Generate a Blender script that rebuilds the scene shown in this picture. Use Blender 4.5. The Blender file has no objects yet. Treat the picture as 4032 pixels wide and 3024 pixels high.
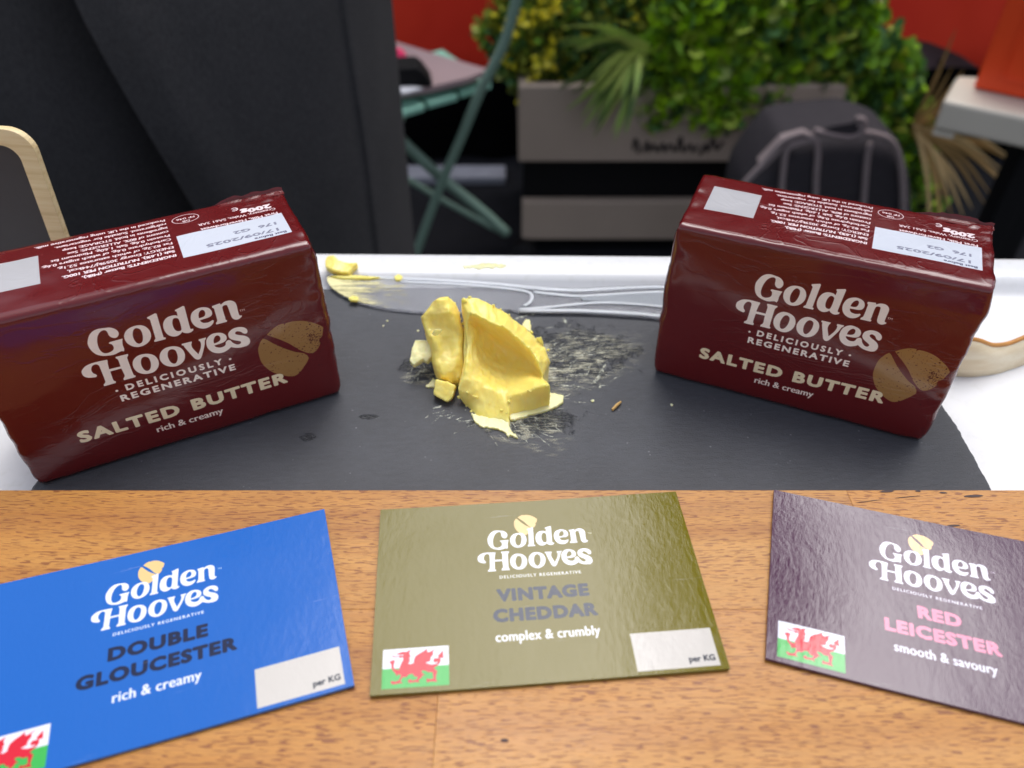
import bpy, bmesh, math, random
import numpy as np
from mathutils import Vector, Matrix, noise
R = math.radians
rnd = random.Random(7)
C = bpy.context.scene.collection
scene = bpy.context.scene

# ---------------------------------------------------------------- camera
CAM_H, PITCH, FPX = 0.17594, R(41.629), 3090.16          # metres, radians, focal length in photo pixels
cd = bpy.data.cameras.new('camera'); cam = bpy.data.objects.new('camera', cd); C.objects.link(cam)
cam.location = (0, 0, CAM_H); cam.rotation_euler = (R(90) - PITCH, 0, 0)
cd.sensor_width = 36; cd.lens = 36 * FPX / 4032; cd.clip_start = .01; cd.clip_end = 200
cd.dof.use_dof = True; cd.dof.focus_distance = .248; cd.dof.aperture_fstop = 10.6
scene.camera = cam
# ---------------------------------------------------------------- light
w = bpy.data.worlds.new('World'); scene.world = w; w.use_nodes = True
nt = w.node_tree; bg = nt.nodes['Background']; sky = nt.nodes.new('ShaderNodeTexSky')
SUN_EL, SUN_AZ = R(62), R(20)                              # azimuth to the right of straight ahead (+Y)
sky.sky_type = 'NISHITA'; sky.sun_disc = False; sky.sun_elevation = SUN_EL; sky.sun_rotation = SUN_AZ
sky.air_density = 1.0; sky.dust_density = 3.0; sky.ozone_density = 1.0
hs = nt.nodes.new('ShaderNodeHueSaturation'); hs.inputs['Saturation'].default_value = .5      # an overcast sky is nearly grey
nt.links.new(sky.outputs[0], hs.inputs['Color']); nt.links.new(hs.outputs[0], bg.inputs[0]); bg.inputs[1].default_value = .15
sl = bpy.data.lights.new('sun', 'SUN'); so = bpy.data.objects.new('sun', sl); C.objects.link(so)
sl.energy = 1.5; sl.angle = R(44); sl.color = (1, .988, .975)
sdir = Vector((math.sin(SUN_AZ) * math.cos(SUN_EL), math.cos(SUN_AZ) * math.cos(SUN_EL), math.sin(SUN_EL)))
so.rotation_euler = sdir.to_track_quat('Z', 'Y').to_euler(); so.location = sdir * 5
scene.view_settings.view_transform = 'Standard'; scene.view_settings.look = 'None'
scene.view_settings.gamma = 1; scene.view_settings.exposure = 0.62
scene.cycles.max_bounces = 10; scene.cycles.transparent_max_bounces = 16
scene.cycles.use_denoising = True

# ---------------------------------------------------------------- helpers
def ray(px, py):            # direction of a point seen at (px, py) on a 2212 x 1659 copy of the photograph
    a = (px * 1.8228 - 2016) / FPX; b = (1512 - py * 1.8228) / FPX; c, s = math.cos(PITCH), math.sin(PITCH)
    return Vector((a, c + b * s, -s + b * c))
def at(px, py, y=None, z=None):
    d = ray(px, py); k = y / d.y if y is not None else (z - CAM_H) / d.z
    return Vector((0, 0, CAM_H)) + d * k
def tag(o, label=None, cat=None, group=None, kind=None):
    for k, v in (('label', label), ('category', cat), ('group', group), ('kind', kind)):
        if v: o[k] = v
    return o
def empty(name, loc=(0, 0, 0), rz=0, **k):
    o = bpy.data.objects.new(name, None); C.objects.link(o); o.location = loc; o.rotation_euler.z = rz
    o.empty_display_size = .01
    return tag(o, **k)
def mesh(name, verts, faces, mat=None, parent=None, smooth=False, **k):
    me = bpy.data.meshes.new(name); me.from_pydata([tuple(v) for v in verts], [], faces); me.update()
    if mat: me.materials.append(mat)
    if smooth: me.polygons.foreach_set('use_smooth', [True] * len(me.polygons))
    o = bpy.data.objects.new(name, me); C.objects.link(o)
    if parent: o.parent = parent
    return tag(o, **k)
def frombm(name, bm, mat=None, parent=None, smooth=False, **k):
    me = bpy.data.meshes.new(name); bmesh.ops.recalc_face_normals(bm, faces=bm.faces); bm.to_mesh(me); bm.free()
    if mat: me.materials.append(mat)
    if smooth: me.polygons.foreach_set('use_smooth', [True] * len(me.polygons))
    o = bpy.data.objects.new(name, me); C.objects.link(o)
    if parent: o.parent = parent
    return tag(o, **k)
def add_box(bm, a, b, bevel=0):
    r = bmesh.ops.create_cube(bm, size=1)
    c = [(a[i] + b[i]) / 2 for i in range(3)]; s = [abs(b[i] - a[i]) for i in range(3)]
    for v in r['verts']: v.co = Vector((v.co.x * s[0] + c[0], v.co.y * s[1] + c[1], v.co.z * s[2] + c[2]))
    if bevel:
        es = list({e for v in r['verts'] for e in v.link_edges})
        bmesh.ops.bevel(bm, geom=es, offset=bevel, segments=2, affect='EDGES', profile=.5)
def add_tube(bm, pts, r, n=10, caps=True):
    pts = [Vector(p) for p in pts]; rs = r if isinstance(r, (list, tuple)) else [r] * len(pts); rings = []
    up = Vector((.13, .2, 1)).normalized()
    for i, p in enumerate(pts):
        t = (pts[min(i + 1, len(pts) - 1)] - pts[max(i - 1, 0)]).normalized()
        u = t.cross(up)
        if u.length < .05: u = t.cross(Vector((1, 0, 0)))
        u.normalize(); v = t.cross(u)
        rings.append([bm.verts.new(p + (u * math.cos(2 * math.pi * k / n) + v * math.sin(2 * math.pi * k / n)) * rs[i]) for k in range(n)])
    for a, b in zip(rings, rings[1:]):
        for k in range(n): bm.faces.new((a[k], a[(k + 1) % n], b[(k + 1) % n], b[k]))
    if caps: bm.faces.new(rings[0][::-1]); bm.faces.new(rings[-1])
def crom(pts, n):             # Catmull-Rom through tuples of any length
    P = [np.array(p, float) for p in pts]; P = [2 * P[0] - P[1]] + P + [2 * P[-1] - P[-2]]; out = []
    for i in range(1, len(P) - 2):
        for k in range(n):
            t = k / n
            out.append(.5 * ((2 * P[i]) + (P[i + 1] - P[i - 1]) * t + (2 * P[i - 1] - 5 * P[i] + 4 * P[i + 1] - P[i + 2]) * t * t + (-P[i - 1] + 3 * P[i] - 3 * P[i + 1] + P[i + 2]) * t ** 3))
    out.append(P[-2]); return out
def prism(bm, top, dz):       # closed slab: outline 'top' and the same moved by vector dz
    a = [bm.verts.new(p) for p in top]; b = [bm.verts.new(Vector(p) + Vector(dz)) for p in top]
    bm.faces.new(a); bm.faces.new(b[::-1])
    for i in range(len(a)): j = (i + 1) % len(a); bm.faces.new((a[j], a[i], b[i], b[j]))
_tex = {}
def displace(o, size, strength, kind='CLOUDS', depth=2):
    key = (size, kind, depth)
    if key not in _tex:
        t = bpy.data.textures.new('relief', kind); t.noise_scale = size
        if kind == 'CLOUDS': t.noise_depth = depth
        _tex[key] = t
    m = o.modifiers.new('relief', 'DISPLACE'); m.texture = _tex[key]; m.strength = strength; m.mid_level = .5; m.texture_coords = 'GLOBAL'
def remesh(o, voxel, smooth=0):
    m = o.modifiers.new('skin', 'REMESH'); m.mode = 'VOXEL'; m.voxel_size = voxel; m.use_smooth_shade = True
    if smooth:
        s = o.modifiers.new('soft', 'SMOOTH'); s.factor = .5; s.iterations = smooth

# ---------------------------------------------------------------- materials
def lin(c):                   # 0-255 sRGB to linear
    return tuple((v / 255 / 12.92 if v / 255 <= .04045 else ((v / 255 + .055) / 1.055) ** 2.4) for v in c[:3]) + (1,)
class M:                      # small node-graph helper
    def __init__(s, name, col=(128, 128, 128), rough=.5, **kw):
        s.m = bpy.data.materials.new(name); s.m.use_nodes = True; s.t = s.m.node_tree; s.b = s.t.nodes['Principled BSDF']
        s.b.inputs['Base Color'].default_value = lin(col); s.b.inputs['Roughness'].default_value = rough
        for k, v in kw.items(): s.b.inputs[k.replace('_', ' ')].default_value = v
    def n(s, typ, **kw):
        x = s.t.nodes.new('ShaderNode' + typ)
        for k, v in kw.items():
            if k in x.inputs: x.inputs[k].default_value = v
            elif k.replace('_', ' ') in x.inputs: x.inputs[k.replace('_', ' ')].default_value = v
            else: setattr(x, k, v)
        return x
    def l(s, a, b): s.t.links.new(a, b)
    def coord(s, scale=(1, 1, 1), rot=(0, 0, 0), kind='Object'):
        c = s.n('TexCoord'); m = s.n('Mapping'); m.inputs['Scale'].default_value = scale; m.inputs['Rotation'].default_value = rot
        s.l(c.outputs[kind], m.inputs[0]); return m.outputs[0]
    def noise(s, vec, scale, detail=4, rough=.5, dist=0):
        x = s.n('TexNoise', Scale=scale, Detail=detail, Roughness=rough, Distortion=dist); s.l(vec, x.inputs['Vector']); return x.outputs[0]
    def ramp(s, fac, stops, interp='LINEAR'):
        x = s.n('ValToRGB'); x.color_ramp.interpolation = interp; e = x.color_ramp.elements
        while len(e) < len(stops): e.new(.5)
        for el, (p, c) in zip(e, stops): el.position = p; el.color = c if len(c) == 4 else (c[0], c[0], c[0], 1)
        s.l(fac, x.inputs[0]); return x.outputs[0]
    def mix(s, fac, a, b, mode='MIX'):
        x = s.n('Mix', data_type='RGBA', blend_type=mode)
        for sock, v in ((x.inputs[0], fac), (x.inputs[6], a), (x.inputs[7], b)):
            if isinstance(v, (tuple, list)): sock.default_value = v
            elif isinstance(v, (int, float)): sock.default_value = v
            else: s.l(v, sock)
        return x.outputs[2]
    def math(s, op, a, b=0.0):
        x = s.n('Math', operation=op)
        for sock, v in ((x.inputs[0], a), (x.inputs[1], b)):
            if isinstance(v, (int, float)): sock.default_value = v
            else: s.l(v, sock)
        return x.outputs[0]
    def col(s, v): s.l(v, s.b.inputs['Base Color']); return s
    def rough(s, v): s.l(v, s.b.inputs['Roughness']); return s
    def bump(s, h, strength, dist=.001, chain=None):
        x = s.n('Bump', Strength=strength, Distance=dist); s.l(h, x.inputs['Height'])
        if chain: s.l(chain, x.inputs['Normal'])
        s.l(x.outputs[0], s.b.inputs['Normal']); return x.outputs[0]
def simple(name, col, rough, scale=60, var=.25, bump=0, **kw):     # plain material with a little tonal variation
    m = M(name, col, rough, **kw); v = m.coord(); f = m.noise(v, scale, 5)
    c = lin(col); m.col(m.mix(f, tuple(x * (1 - var) for x in c[:3]) + (1,), tuple(min(1, x * (1 + var)) for x in c[:3]) + (1,)))
    if bump: m.bump(m.noise(v, scale * 4, 4), bump, .0008)
    return m.m

# ---------------------------------------------------------------- print rasteriser (flat print only)
SS = 3
_txt = {}
def text_tris(s, sp=1.0):
    if (s, sp) in _txt: return _txt[(s, sp)]
    cu = bpy.data.curves.new('t', 'FONT'); cu.body = s; cu.size = 1; cu.resolution_u = 3; cu.space_character = sp
    o = bpy.data.objects.new('t', cu); C.objects.link(o)
    dg = bpy.context.evaluated_depsgraph_get(); ev = o.evaluated_get(dg); me = ev.to_mesh(); me.calc_loop_triangles()
    co = np.array([v.co[:2] for v in me.vertices]); tr = np.array([t.vertices[:] for t in me.loop_triangles])
    ev.to_mesh_clear(); bpy.data.objects.remove(o); bpy.data.curves.remove(cu)
    _txt[(s, sp)] = co[tr]; return _txt[(s, sp)]
def parse(s):
    P = [tuple(float(q) for q in t.rstrip('c').split(',')) + (t.endswith('c'),) for t in s.split()]; n = len(P); out = []
    for i in range(n):
        p0, p1, p2, p3 = (np.array(P[(i + k) % n][:2]) for k in (-1, 0, 1, 2))
        if P[i][2]: p0 = 2 * p1 - p2 if P[(i + 1) % n][2] else p1 - (p2 - p1) * .5
        if P[(i + 1) % n][2]: p3 = p2 + (p2 - p1) * .5
        for k in range(6):
            t = k / 6
            if P[i][2] and P[(i + 1) % n][2]: out.append(p1 + (p2 - p1) * t); continue
            out.append(.5 * (2 * p1 + (p2 - p0) * t + (2 * p0 - 5 * p1 + 4 * p2 - p3) * t * t + (-p0 + 3 * p1 - 3 * p2 + p3) * t ** 3))
    return np.array(out)
class Sheet:                  # a printed sheet; x to the right and y up, in millimetres
    def __init__(s, x0, y0, x1, y1, ppm, col):
        s.x0, s.y0, s.k = x0, y0, ppm; s.w, s.h = int((x1 - x0) * ppm), int((y1 - y0) * ppm)
        s.a = np.ones((s.h, s.w, 4), np.float32); s.a[..., :3] = np.array(col) / 255
    def _blend(s, m, ox, oy, col, alpha=1):
        px, py = (-ox) % SS, (-oy) % SS
        px, py = ox % SS, oy % SS; H, W_ = m.shape
        m = np.pad(m, ((py, (-(H + py)) % SS), (px, (-(W_ + px)) % SS))); x, y = (ox - px) // SS, (oy - py) // SS
        c = m.reshape(m.shape[0] // SS, SS, m.shape[1] // SS, SS).mean((1, 3)).astype(np.float32) * alpha
        xa, ya = max(x, 0), max(y, 0); xb, yb = min(x + c.shape[1], s.w), min(y + c.shape[0], s.h)
        if xa >= xb or ya >= yb: return
        c = c[ya - y:yb - y, xa - x:xb - x, None]; d = s.a[ya:yb, xa:xb, :3]
        d[:] = d * (1 - c) + c * (np.array(col, np.float32)[:3] / 255)
    def _dil(s, m, rx, ry):
        rx, ry = rx * s.k * SS, ry * s.k * SS; a, b = int(math.ceil(rx)), int(math.ceil(ry))
        if rx < .5 and ry < .5: return m, 0, 0
        q = np.pad(m, ((b, b), (a, a))); out = q.copy()
        for dy in range(-b, b + 1):
            for dx in range(-a, a + 1):
                if (dx / max(rx, .5)) ** 2 + (dy / max(ry, .5)) ** 2 <= 1.1:
                    out |= np.roll(np.roll(q, dy, 0), dx, 1)
        return out, a, b
    def poly(s, contours, col, grow=(0, 0), alpha=1, keep=None):
        k = s.k * SS; cs = [(np.asarray(c, float) - [s.x0, s.y0]) * k for c in contours]
        al = np.concatenate(cs); ox, oy = (int(math.floor(v)) - 1 for v in al.min(0)); ex, ey = (int(math.ceil(v)) + 2 for v in al.max(0))
        m = np.zeros((ey - oy, ex - ox), bool)
        A = np.concatenate(cs); B = np.concatenate([np.roll(c, -1, 0) for c in cs])
        for r in range(m.shape[0]):
            y = oy + r + .5; hit = (A[:, 1] <= y) != (B[:, 1] <= y)
            if not hit.any(): continue
            a, b = A[hit], B[hit]; xs = np.sort(a[:, 0] + (y - a[:, 1]) / (b[:, 1] - a[:, 1]) * (b[:, 0] - a[:, 0]))
            for i in range(0, len(xs) - 1, 2): m[r, int(round(xs[i] - ox)):int(round(xs[i + 1] - ox))] = True
        if keep is not None: m &= keep(m.shape)
        m, da, db = s._dil(m, *grow); s._blend(m, ox - da, oy - db, col, alpha)
    def rect(s, x0, y0, x1, y1, col): s.poly([[(x0, y0), (x1, y0), (x1, y1), (x0, y1)]], col)
    def text(s, t, x, y, width, cap, col, grow=(0, 0), flip=False, dots=False, lower=False, alpha=1, sp=1.0):
        """left end x, baseline y, total width, height of a capital (or of an x when lower); flip turns it upside down"""
        T = text_tris(t, sp).reshape(-1, 2); x0 = T[:, 0].min(); sx = (width - 2 * grow[0]) / (T[:, 0].max() - x0); sy = (cap - 2 * grow[1]) / (.44 if lower else .685)
        T = np.stack([(T[:, 0] - x0) * sx + grow[0], T[:, 1] * sy + grow[1]], 1)
        if flip: T = -T
        T = (T + [x - s.x0, y - s.y0]) * s.k * SS; T = T.reshape(-1, 3, 2)
        al = T.reshape(-1, 2); ox, oy = (int(math.floor(v)) - 1 for v in al.min(0)); ex, ey = (int(math.ceil(v)) + 2 for v in al.max(0))
        m = np.zeros((ey - oy, ex - ox), bool)
        for tr in T:
            a, b, c = tr - [ox, oy]; lo = np.maximum(np.floor(tr.min(0) - [ox, oy]).astype(int), 0); hi = np.ceil(tr.max(0) - [ox, oy]).astype(int) + 1
            X, Y = np.meshgrid(np.arange(lo[0], hi[0]) + .5, np.arange(lo[1], hi[1]) + .5)
            d = (b[0] - a[0]) * (c[1] - a[1]) - (b[1] - a[1]) * (c[0] - a[0])
            if abs(d) < 1e-9: continue
            u = ((X - a[0]) * (c[1] - a[1]) - (Y - a[1]) * (c[0] - a[0])) / d; v = ((b[0] - a[0]) * (Y - a[1]) - (b[1] - a[1]) * (X - a[0])) / d
            m[lo[1]:hi[1], lo[0]:hi[0]] |= (u >= -1e-6) & (v >= -1e-6) & (u + v <= 1.000001)
        m, da, db = s._dil(m, *grow)
        if dots:
            Y, X = np.mgrid[0:m.shape[0], 0:m.shape[1]]; p = dots * s.k * SS
            m &= ((X % p) < p * .72) & ((Y % p) < p * .72)
        s._blend(m, ox - da, oy - db, col, alpha)
    def image(s, name):
        im = bpy.data.images.new(name, s.w, s.h); im.pixels.foreach_set(np.clip(s.a, 0, 1).ravel()); im.update(); im.pack(); return im
LOGO = [
  ["-13.5,52.93 -12,52.59 -10.91,51.61 -10.54,50.5 -10.7,49.57 -11.26,48.85 -11.98,48.78 -12.64,49.29 -12.99,50.07 -13.03,51.07 -13.22,51.96 -13.9,52.36 -14.94,51.93 -15.86,50.8 -16.51,49.07 -16.81,47.19 -16.7,45.47 -16.11,44.34 -15.05,44 -13.89,44.34 -13.23,45 -13.06,45.94 -13.27,46.8 -13.85,47.35c -13.6,47.65c -10.19,47.72c -10.46,46.98 -10.77,45.59 -10.83,43.92c -11.07,43.26c -11.67,43.49 -12.42,43.33 -13.71,42.97 -15.09,43.09 -16.79,43.65 -18.06,44.81 -18.77,46.6 -18.93,48.65 -18.51,50.14 -17.61,51.76 -16.39,52.78 -15.04,53.1"],
  ["-4.6,50.82 -3.43,49.91 -2.79,48.35 -2.77,46.67 -3.3,45.18 -4.34,44.03 -5.71,43.45 -7.14,43.48 -8.38,44.18 -9.29,45.54 -9.58,46.99 -9.44,48.44 -8.8,49.7 -7.71,50.62 -6.19,51", "-5.6,50.19 -4.87,49.43 -4.71,47.88 -5,46.14 -5.56,44.83 -6.41,44.36 -7.1,44.89 -7.44,46.2 -7.42,47.7 -6.99,49.21 -6.33,50.12"],
  ["-2.02,52.85c 0.31,53.57c 0.58,53.25c 0.15,44.93 0.36,44.34 0.67,44.05c 0.46,43.62c -2.5,43.69c -2.42,44.17c -1.98,44.69 -1.86,45.32 -1.53,51.21 -1.64,52.07 -2.02,52.43c"],
  ["5.66,52.96c 8.01,53.63c 8.24,53.32c 7.86,46.21 7.91,44.9 8.59,44.65c 8.46,44.12c 7.73,43.7 6.85,43.67 5.96,44.1 5.49,44.68c 4.68,43.95 3.62,43.65 2.48,44 1.54,45.1 1.12,46.77 1.24,48.57 1.82,50.03 2.85,50.99 4,51.24 5.17,51.1 5.76,50.56c 5.9,51.57 5.87,52.4 5.56,52.6c", "4.95,50.25 5.67,49.73 5.83,48.61 5.74,46.63 5.49,45.36 4.85,45.08 3.99,45.56 3.6,46.89 3.7,48.7 4.23,50"],
  ["12,51.45 13.42,51.2 14.49,50.44 14.98,49.1 14.69,47.86 13.76,47.34 12.22,47.2 11.07,47.1c 11.28,46.42 11.87,45.73 13.06,45.45 13.99,45.66 14.43,45.91c 14.77,45.63c 14.36,44.74 13.33,43.91 11.88,43.68 10.5,44.24 9.42,45.48 8.92,47.18 9.01,48.83 9.61,50.28 10.67,51.08", "11,47.86c 11.17,49.08 11.69,50.17 12.49,50.62 13.12,50.14 13.21,49.04 12.83,48.17 12,47.85"],
  ["15.6,50.89c 17.79,51.14c 18.03,50.56c 19.2,51.26 20.72,51.28 21.81,50.45 22.17,49.16 22.07,46.32 22.19,45.08 22.84,44.75c 22.69,44.39c 21.79,43.84 20.78,43.96 20.16,44.66 19.94,46.03 19.77,49.3 19.44,50.08 18.55,50.05 18.1,49.2 18.07,45.66 18.05,44.81 18.38,44.45c 18.23,43.99c 15.21,44c 15.25,44.53c 15.72,45.12 15.87,46.09 15.93,49.11 15.88,49.96 15.53,50.41c"],
  ["-23.45,39.58 -23.01,40.44 -21.91,41.38 -20.38,41.8 -18.28,41.83 -16.1,41.67c -16.16,41.11c -16.37,40.22 -16.68,37.97c -13.44,37.84c -13.34,40.24 -13.47,40.99 -13.76,41.45c -13.64,41.85c -10.45,41.79c -10.51,41.33c -10.94,40.7 -11.1,39.72 -11.26,34.13 -11.14,33.25 -10.81,32.86c -11,32.47c -14.11,32.51c -14.04,33.1c -13.56,33.73 -13.4,34.46 -13.48,37.15c -16.63,37.18c -16.84,34.07 -16.73,33.23 -16.38,32.8c -16.54,32.33c -19.64,32.35c -19.53,32.95c -18.98,33.51 -18.75,34.49 -18.57,39.36 -18.66,40.61 -19.29,41.2 -20.16,41.03 -20.71,40.38 -21.05,39.3 -20.92,38.21 -20.44,37.49 -20.26,37.06c -20.6,36.6 -21.49,36.75 -22.63,37.22 -23.39,38.16"],
  ["-5.27,39.8 -4.09,38.75 -3.54,37.13 -3.64,35.21 -4.35,33.69 -5.65,32.58 -7.31,32.42 -8.66,32.89 -9.8,34.08 -10.32,35.71 -10.23,37.45 -9.63,38.97 -8.36,40.05 -6.84,40.26", "-6.3,39.15 -5.57,38.27 -5.5,36.47 -5.94,34.68 -6.74,33.57 -7.59,33.62 -8.12,34.66 -8.26,36.5 -7.82,38.26 -7.16,39.13"],
  ["2.19,40.03 3.43,39.04 4.02,37.4 3.95,35.64 3.27,33.93 1.97,32.82 0.49,32.49 -1.13,33.06 -2.31,34.32 -2.82,36.13 -2.61,37.83 -1.85,39.29 -0.62,40.22 0.79,40.38", "1.26,39.33 2.04,38.51 2.15,36.7 1.74,34.89 0.9,33.6 0.05,33.75 -0.53,34.88 -0.67,36.72 -0.3,38.34 0.37,39.25"],
  ["4.28,40.22c 7.03,40.14c 6.91,39.66c 6.65,39.05 6.66,37.64 7.72,34.66c 8.9,36.79 9.39,38.38 9.37,39.37 9.09,39.79c 9.19,40.21c 11.17,40.18c 11.03,39.71c 10.6,39.17 10.08,37.41 8.55,34.05 7.83,32.99 7.1,32.87 6.56,33.3 6.14,34.19 4.8,38.52 4.65,39.39 4.18,39.81c"],
  ["14.26,40.8 15.7,40.35 16.64,39.34 16.82,38.17 16.42,37.18 15.24,36.62 12.74,36.48c 13.07,35.64 14.21,34.93 15.4,34.98 16.04,35.53 16.33,36.43 17.14,36.91 17.78,36.25 17.74,34.89 17.16,34.03 15.92,33.22 14.52,32.85 13.02,33.17 11.7,34.22 10.91,35.85 10.81,37.49 11.18,39.13 12.02,40.22 13.11,40.8", "12.83,37.09c 12.96,38.29 13.57,39.48 14.31,39.91 14.99,39.48 15.16,38.54 14.84,37.7 13.95,37.21"],
  ["20.74,40.8 22.2,40.28 23.05,39.3 23.15,38.27 22.71,37.65 21.97,37.92 21.25,38.89 20.31,39.41 19.64,39.12 19.57,38.44 20.35,37.77 22,36.8 22.95,35.66 23.12,34.26 22.56,33.16 21.27,32.77 19.32,32.99 17.87,33.68 16.88,34.57 16.48,35.73c 17.13,36.85c 17.67,36.36 18.22,35.26 19.2,34.27 20.11,34.19 20.55,34.75 20.24,35.41 18.73,36.39 17.77,37.39 17.58,38.53 17.88,39.66 19.13,40.61"],
]
HOOF = [
  "28.51,34.94c 29.93,36.1 31.97,37.22 34,37.51 34.27,36.68c 34.89,37.38 37.23,37.35 40.09,36.51 42.58,35.03 44.9,33.07 45.97,31.63c 45.45,29.51 45.01,28.12 43.97,27.14 43.96,25.18 42.75,23.26 41.72,22.45 40.78,22.21 39.4,22.84 38.11,24.03 36.75,25.54 36.71,26.14 36.17,26.44 34.3,29 31.91,31.61 29.85,33.51 28.55,34.74c",
  "26.96,33.82c 26.03,32.66 24.95,30.41 24.61,28.04 24.78,24.26 26.1,20.76 27.93,18.2 30.74,15.84 32.51,14.91 33.95,14.63 35.61,15.51 37.44,17.45 38.81,19.35 39.39,20.54 39.08,21.87 37.98,23.29 35.59,24.8 32.58,27.51 29.97,30.42 27.94,33.08",
]
DRAGON = "0.260,0.533 0.254,0.459 0.201,0.472 0.173,0.508 0.169,0.591 0.179,0.657 0.189,0.697 0.165,0.708 0.151,0.726 0.136,0.702 0.103,0.697 0.116,0.637 0.135,0.594 0.135,0.528 0.153,0.460 0.191,0.390 0.219,0.304 0.239,0.344 0.277,0.340 0.276,0.274 0.252,0.193 0.198,0.165 0.146,0.194 0.131,0.171 0.159,0.102 0.217,0.113 0.265,0.125 0.313,0.113 0.275,0.174 0.305,0.263 0.363,0.266 0.402,0.329 0.455,0.341 0.479,0.273 0.532,0.243 0.517,0.186 0.449,0.167 0.415,0.212 0.381,0.165 0.410,0.112 0.497,0.129 0.559,0.107 0.541,0.167 0.590,0.229 0.609,0.286 0.653,0.257 0.591,0.354 0.591,0.404 0.654,0.390 0.683,0.346 0.751,0.348 0.764,0.239 0.764,0.180 0.710,0.168 0.662,0.198 0.666,0.097 0.719,0.117 0.826,0.099 0.797,0.169 0.808,0.268 0.824,0.359 0.771,0.439 0.820,0.493 0.864,0.564 0.880,0.630 0.866,0.689 0.919,0.685 0.911,0.878 0.827,0.734 0.856,0.715 0.832,0.684 0.793,0.696 0.763,0.656 0.768,0.597 0.801,0.578 0.831,0.600 0.821,0.551 0.743,0.533 0.661,0.573 0.646,0.591 0.719,0.627 0.725,0.710 0.765,0.798 0.756,0.866 0.815,0.944 0.746,0.892 0.697,0.854 0.669,0.881 0.669,0.957 0.615,0.894 0.542,0.834 0.488,0.763 0.473,0.681 0.468,0.607 0.434,0.585 0.395,0.588 0.386,0.622 0.420,0.636 0.396,0.671 0.420,0.702 0.396,0.730 0.421,0.777 0.407,0.829 0.398,0.879 0.408,0.903 0.427,0.952 0.379,0.931 0.360,0.907 0.302,0.917 0.244,0.892 0.195,0.863 0.258,0.841 0.311,0.837 0.310,0.812 0.262,0.824 0.243,0.809 0.185,0.814 0.114,0.853 0.166,0.791 0.248,0.792 0.266,0.749 0.291,0.780 0.310,0.762 0.304,0.696 0.280,0.615"
def logo(sh, cx, cy, k, col, grow=.08, ky=1):      # the two-line word mark, traced in pack millimetres around (0.7, 46)
    for g in LOGO:
        sh.poly([(parse(c) - [.7, 46]) * [k, k * ky] + [cx, cy] for c in g], col, (grow, grow))
def hoofmark(sh, f, col, spots, spotcol, seed=3):
    for c in HOOF: sh.poly([f(parse(c))], col)
    r = random.Random(seed)
    for _ in range(spots):
        if r.random() < .45: x, y = r.gauss(42.4, 1.5), r.gauss(28.6, 1.9)
        else: x, y = r.uniform(26, 45), r.uniform(15.5, 37)
        q = r.uniform(.06, .26) * (1.2 if r.random() < .15 else .8); n = 6
        P = np.array([(x + q * math.cos(a * 6.283 / n) * r.uniform(.6, 1.3), y + q * .8 * math.sin(a * 6.283 / n) * r.uniform(.6, 1.3)) for a in range(n)])
        sh.poly([f(P)], spotcol)

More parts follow.
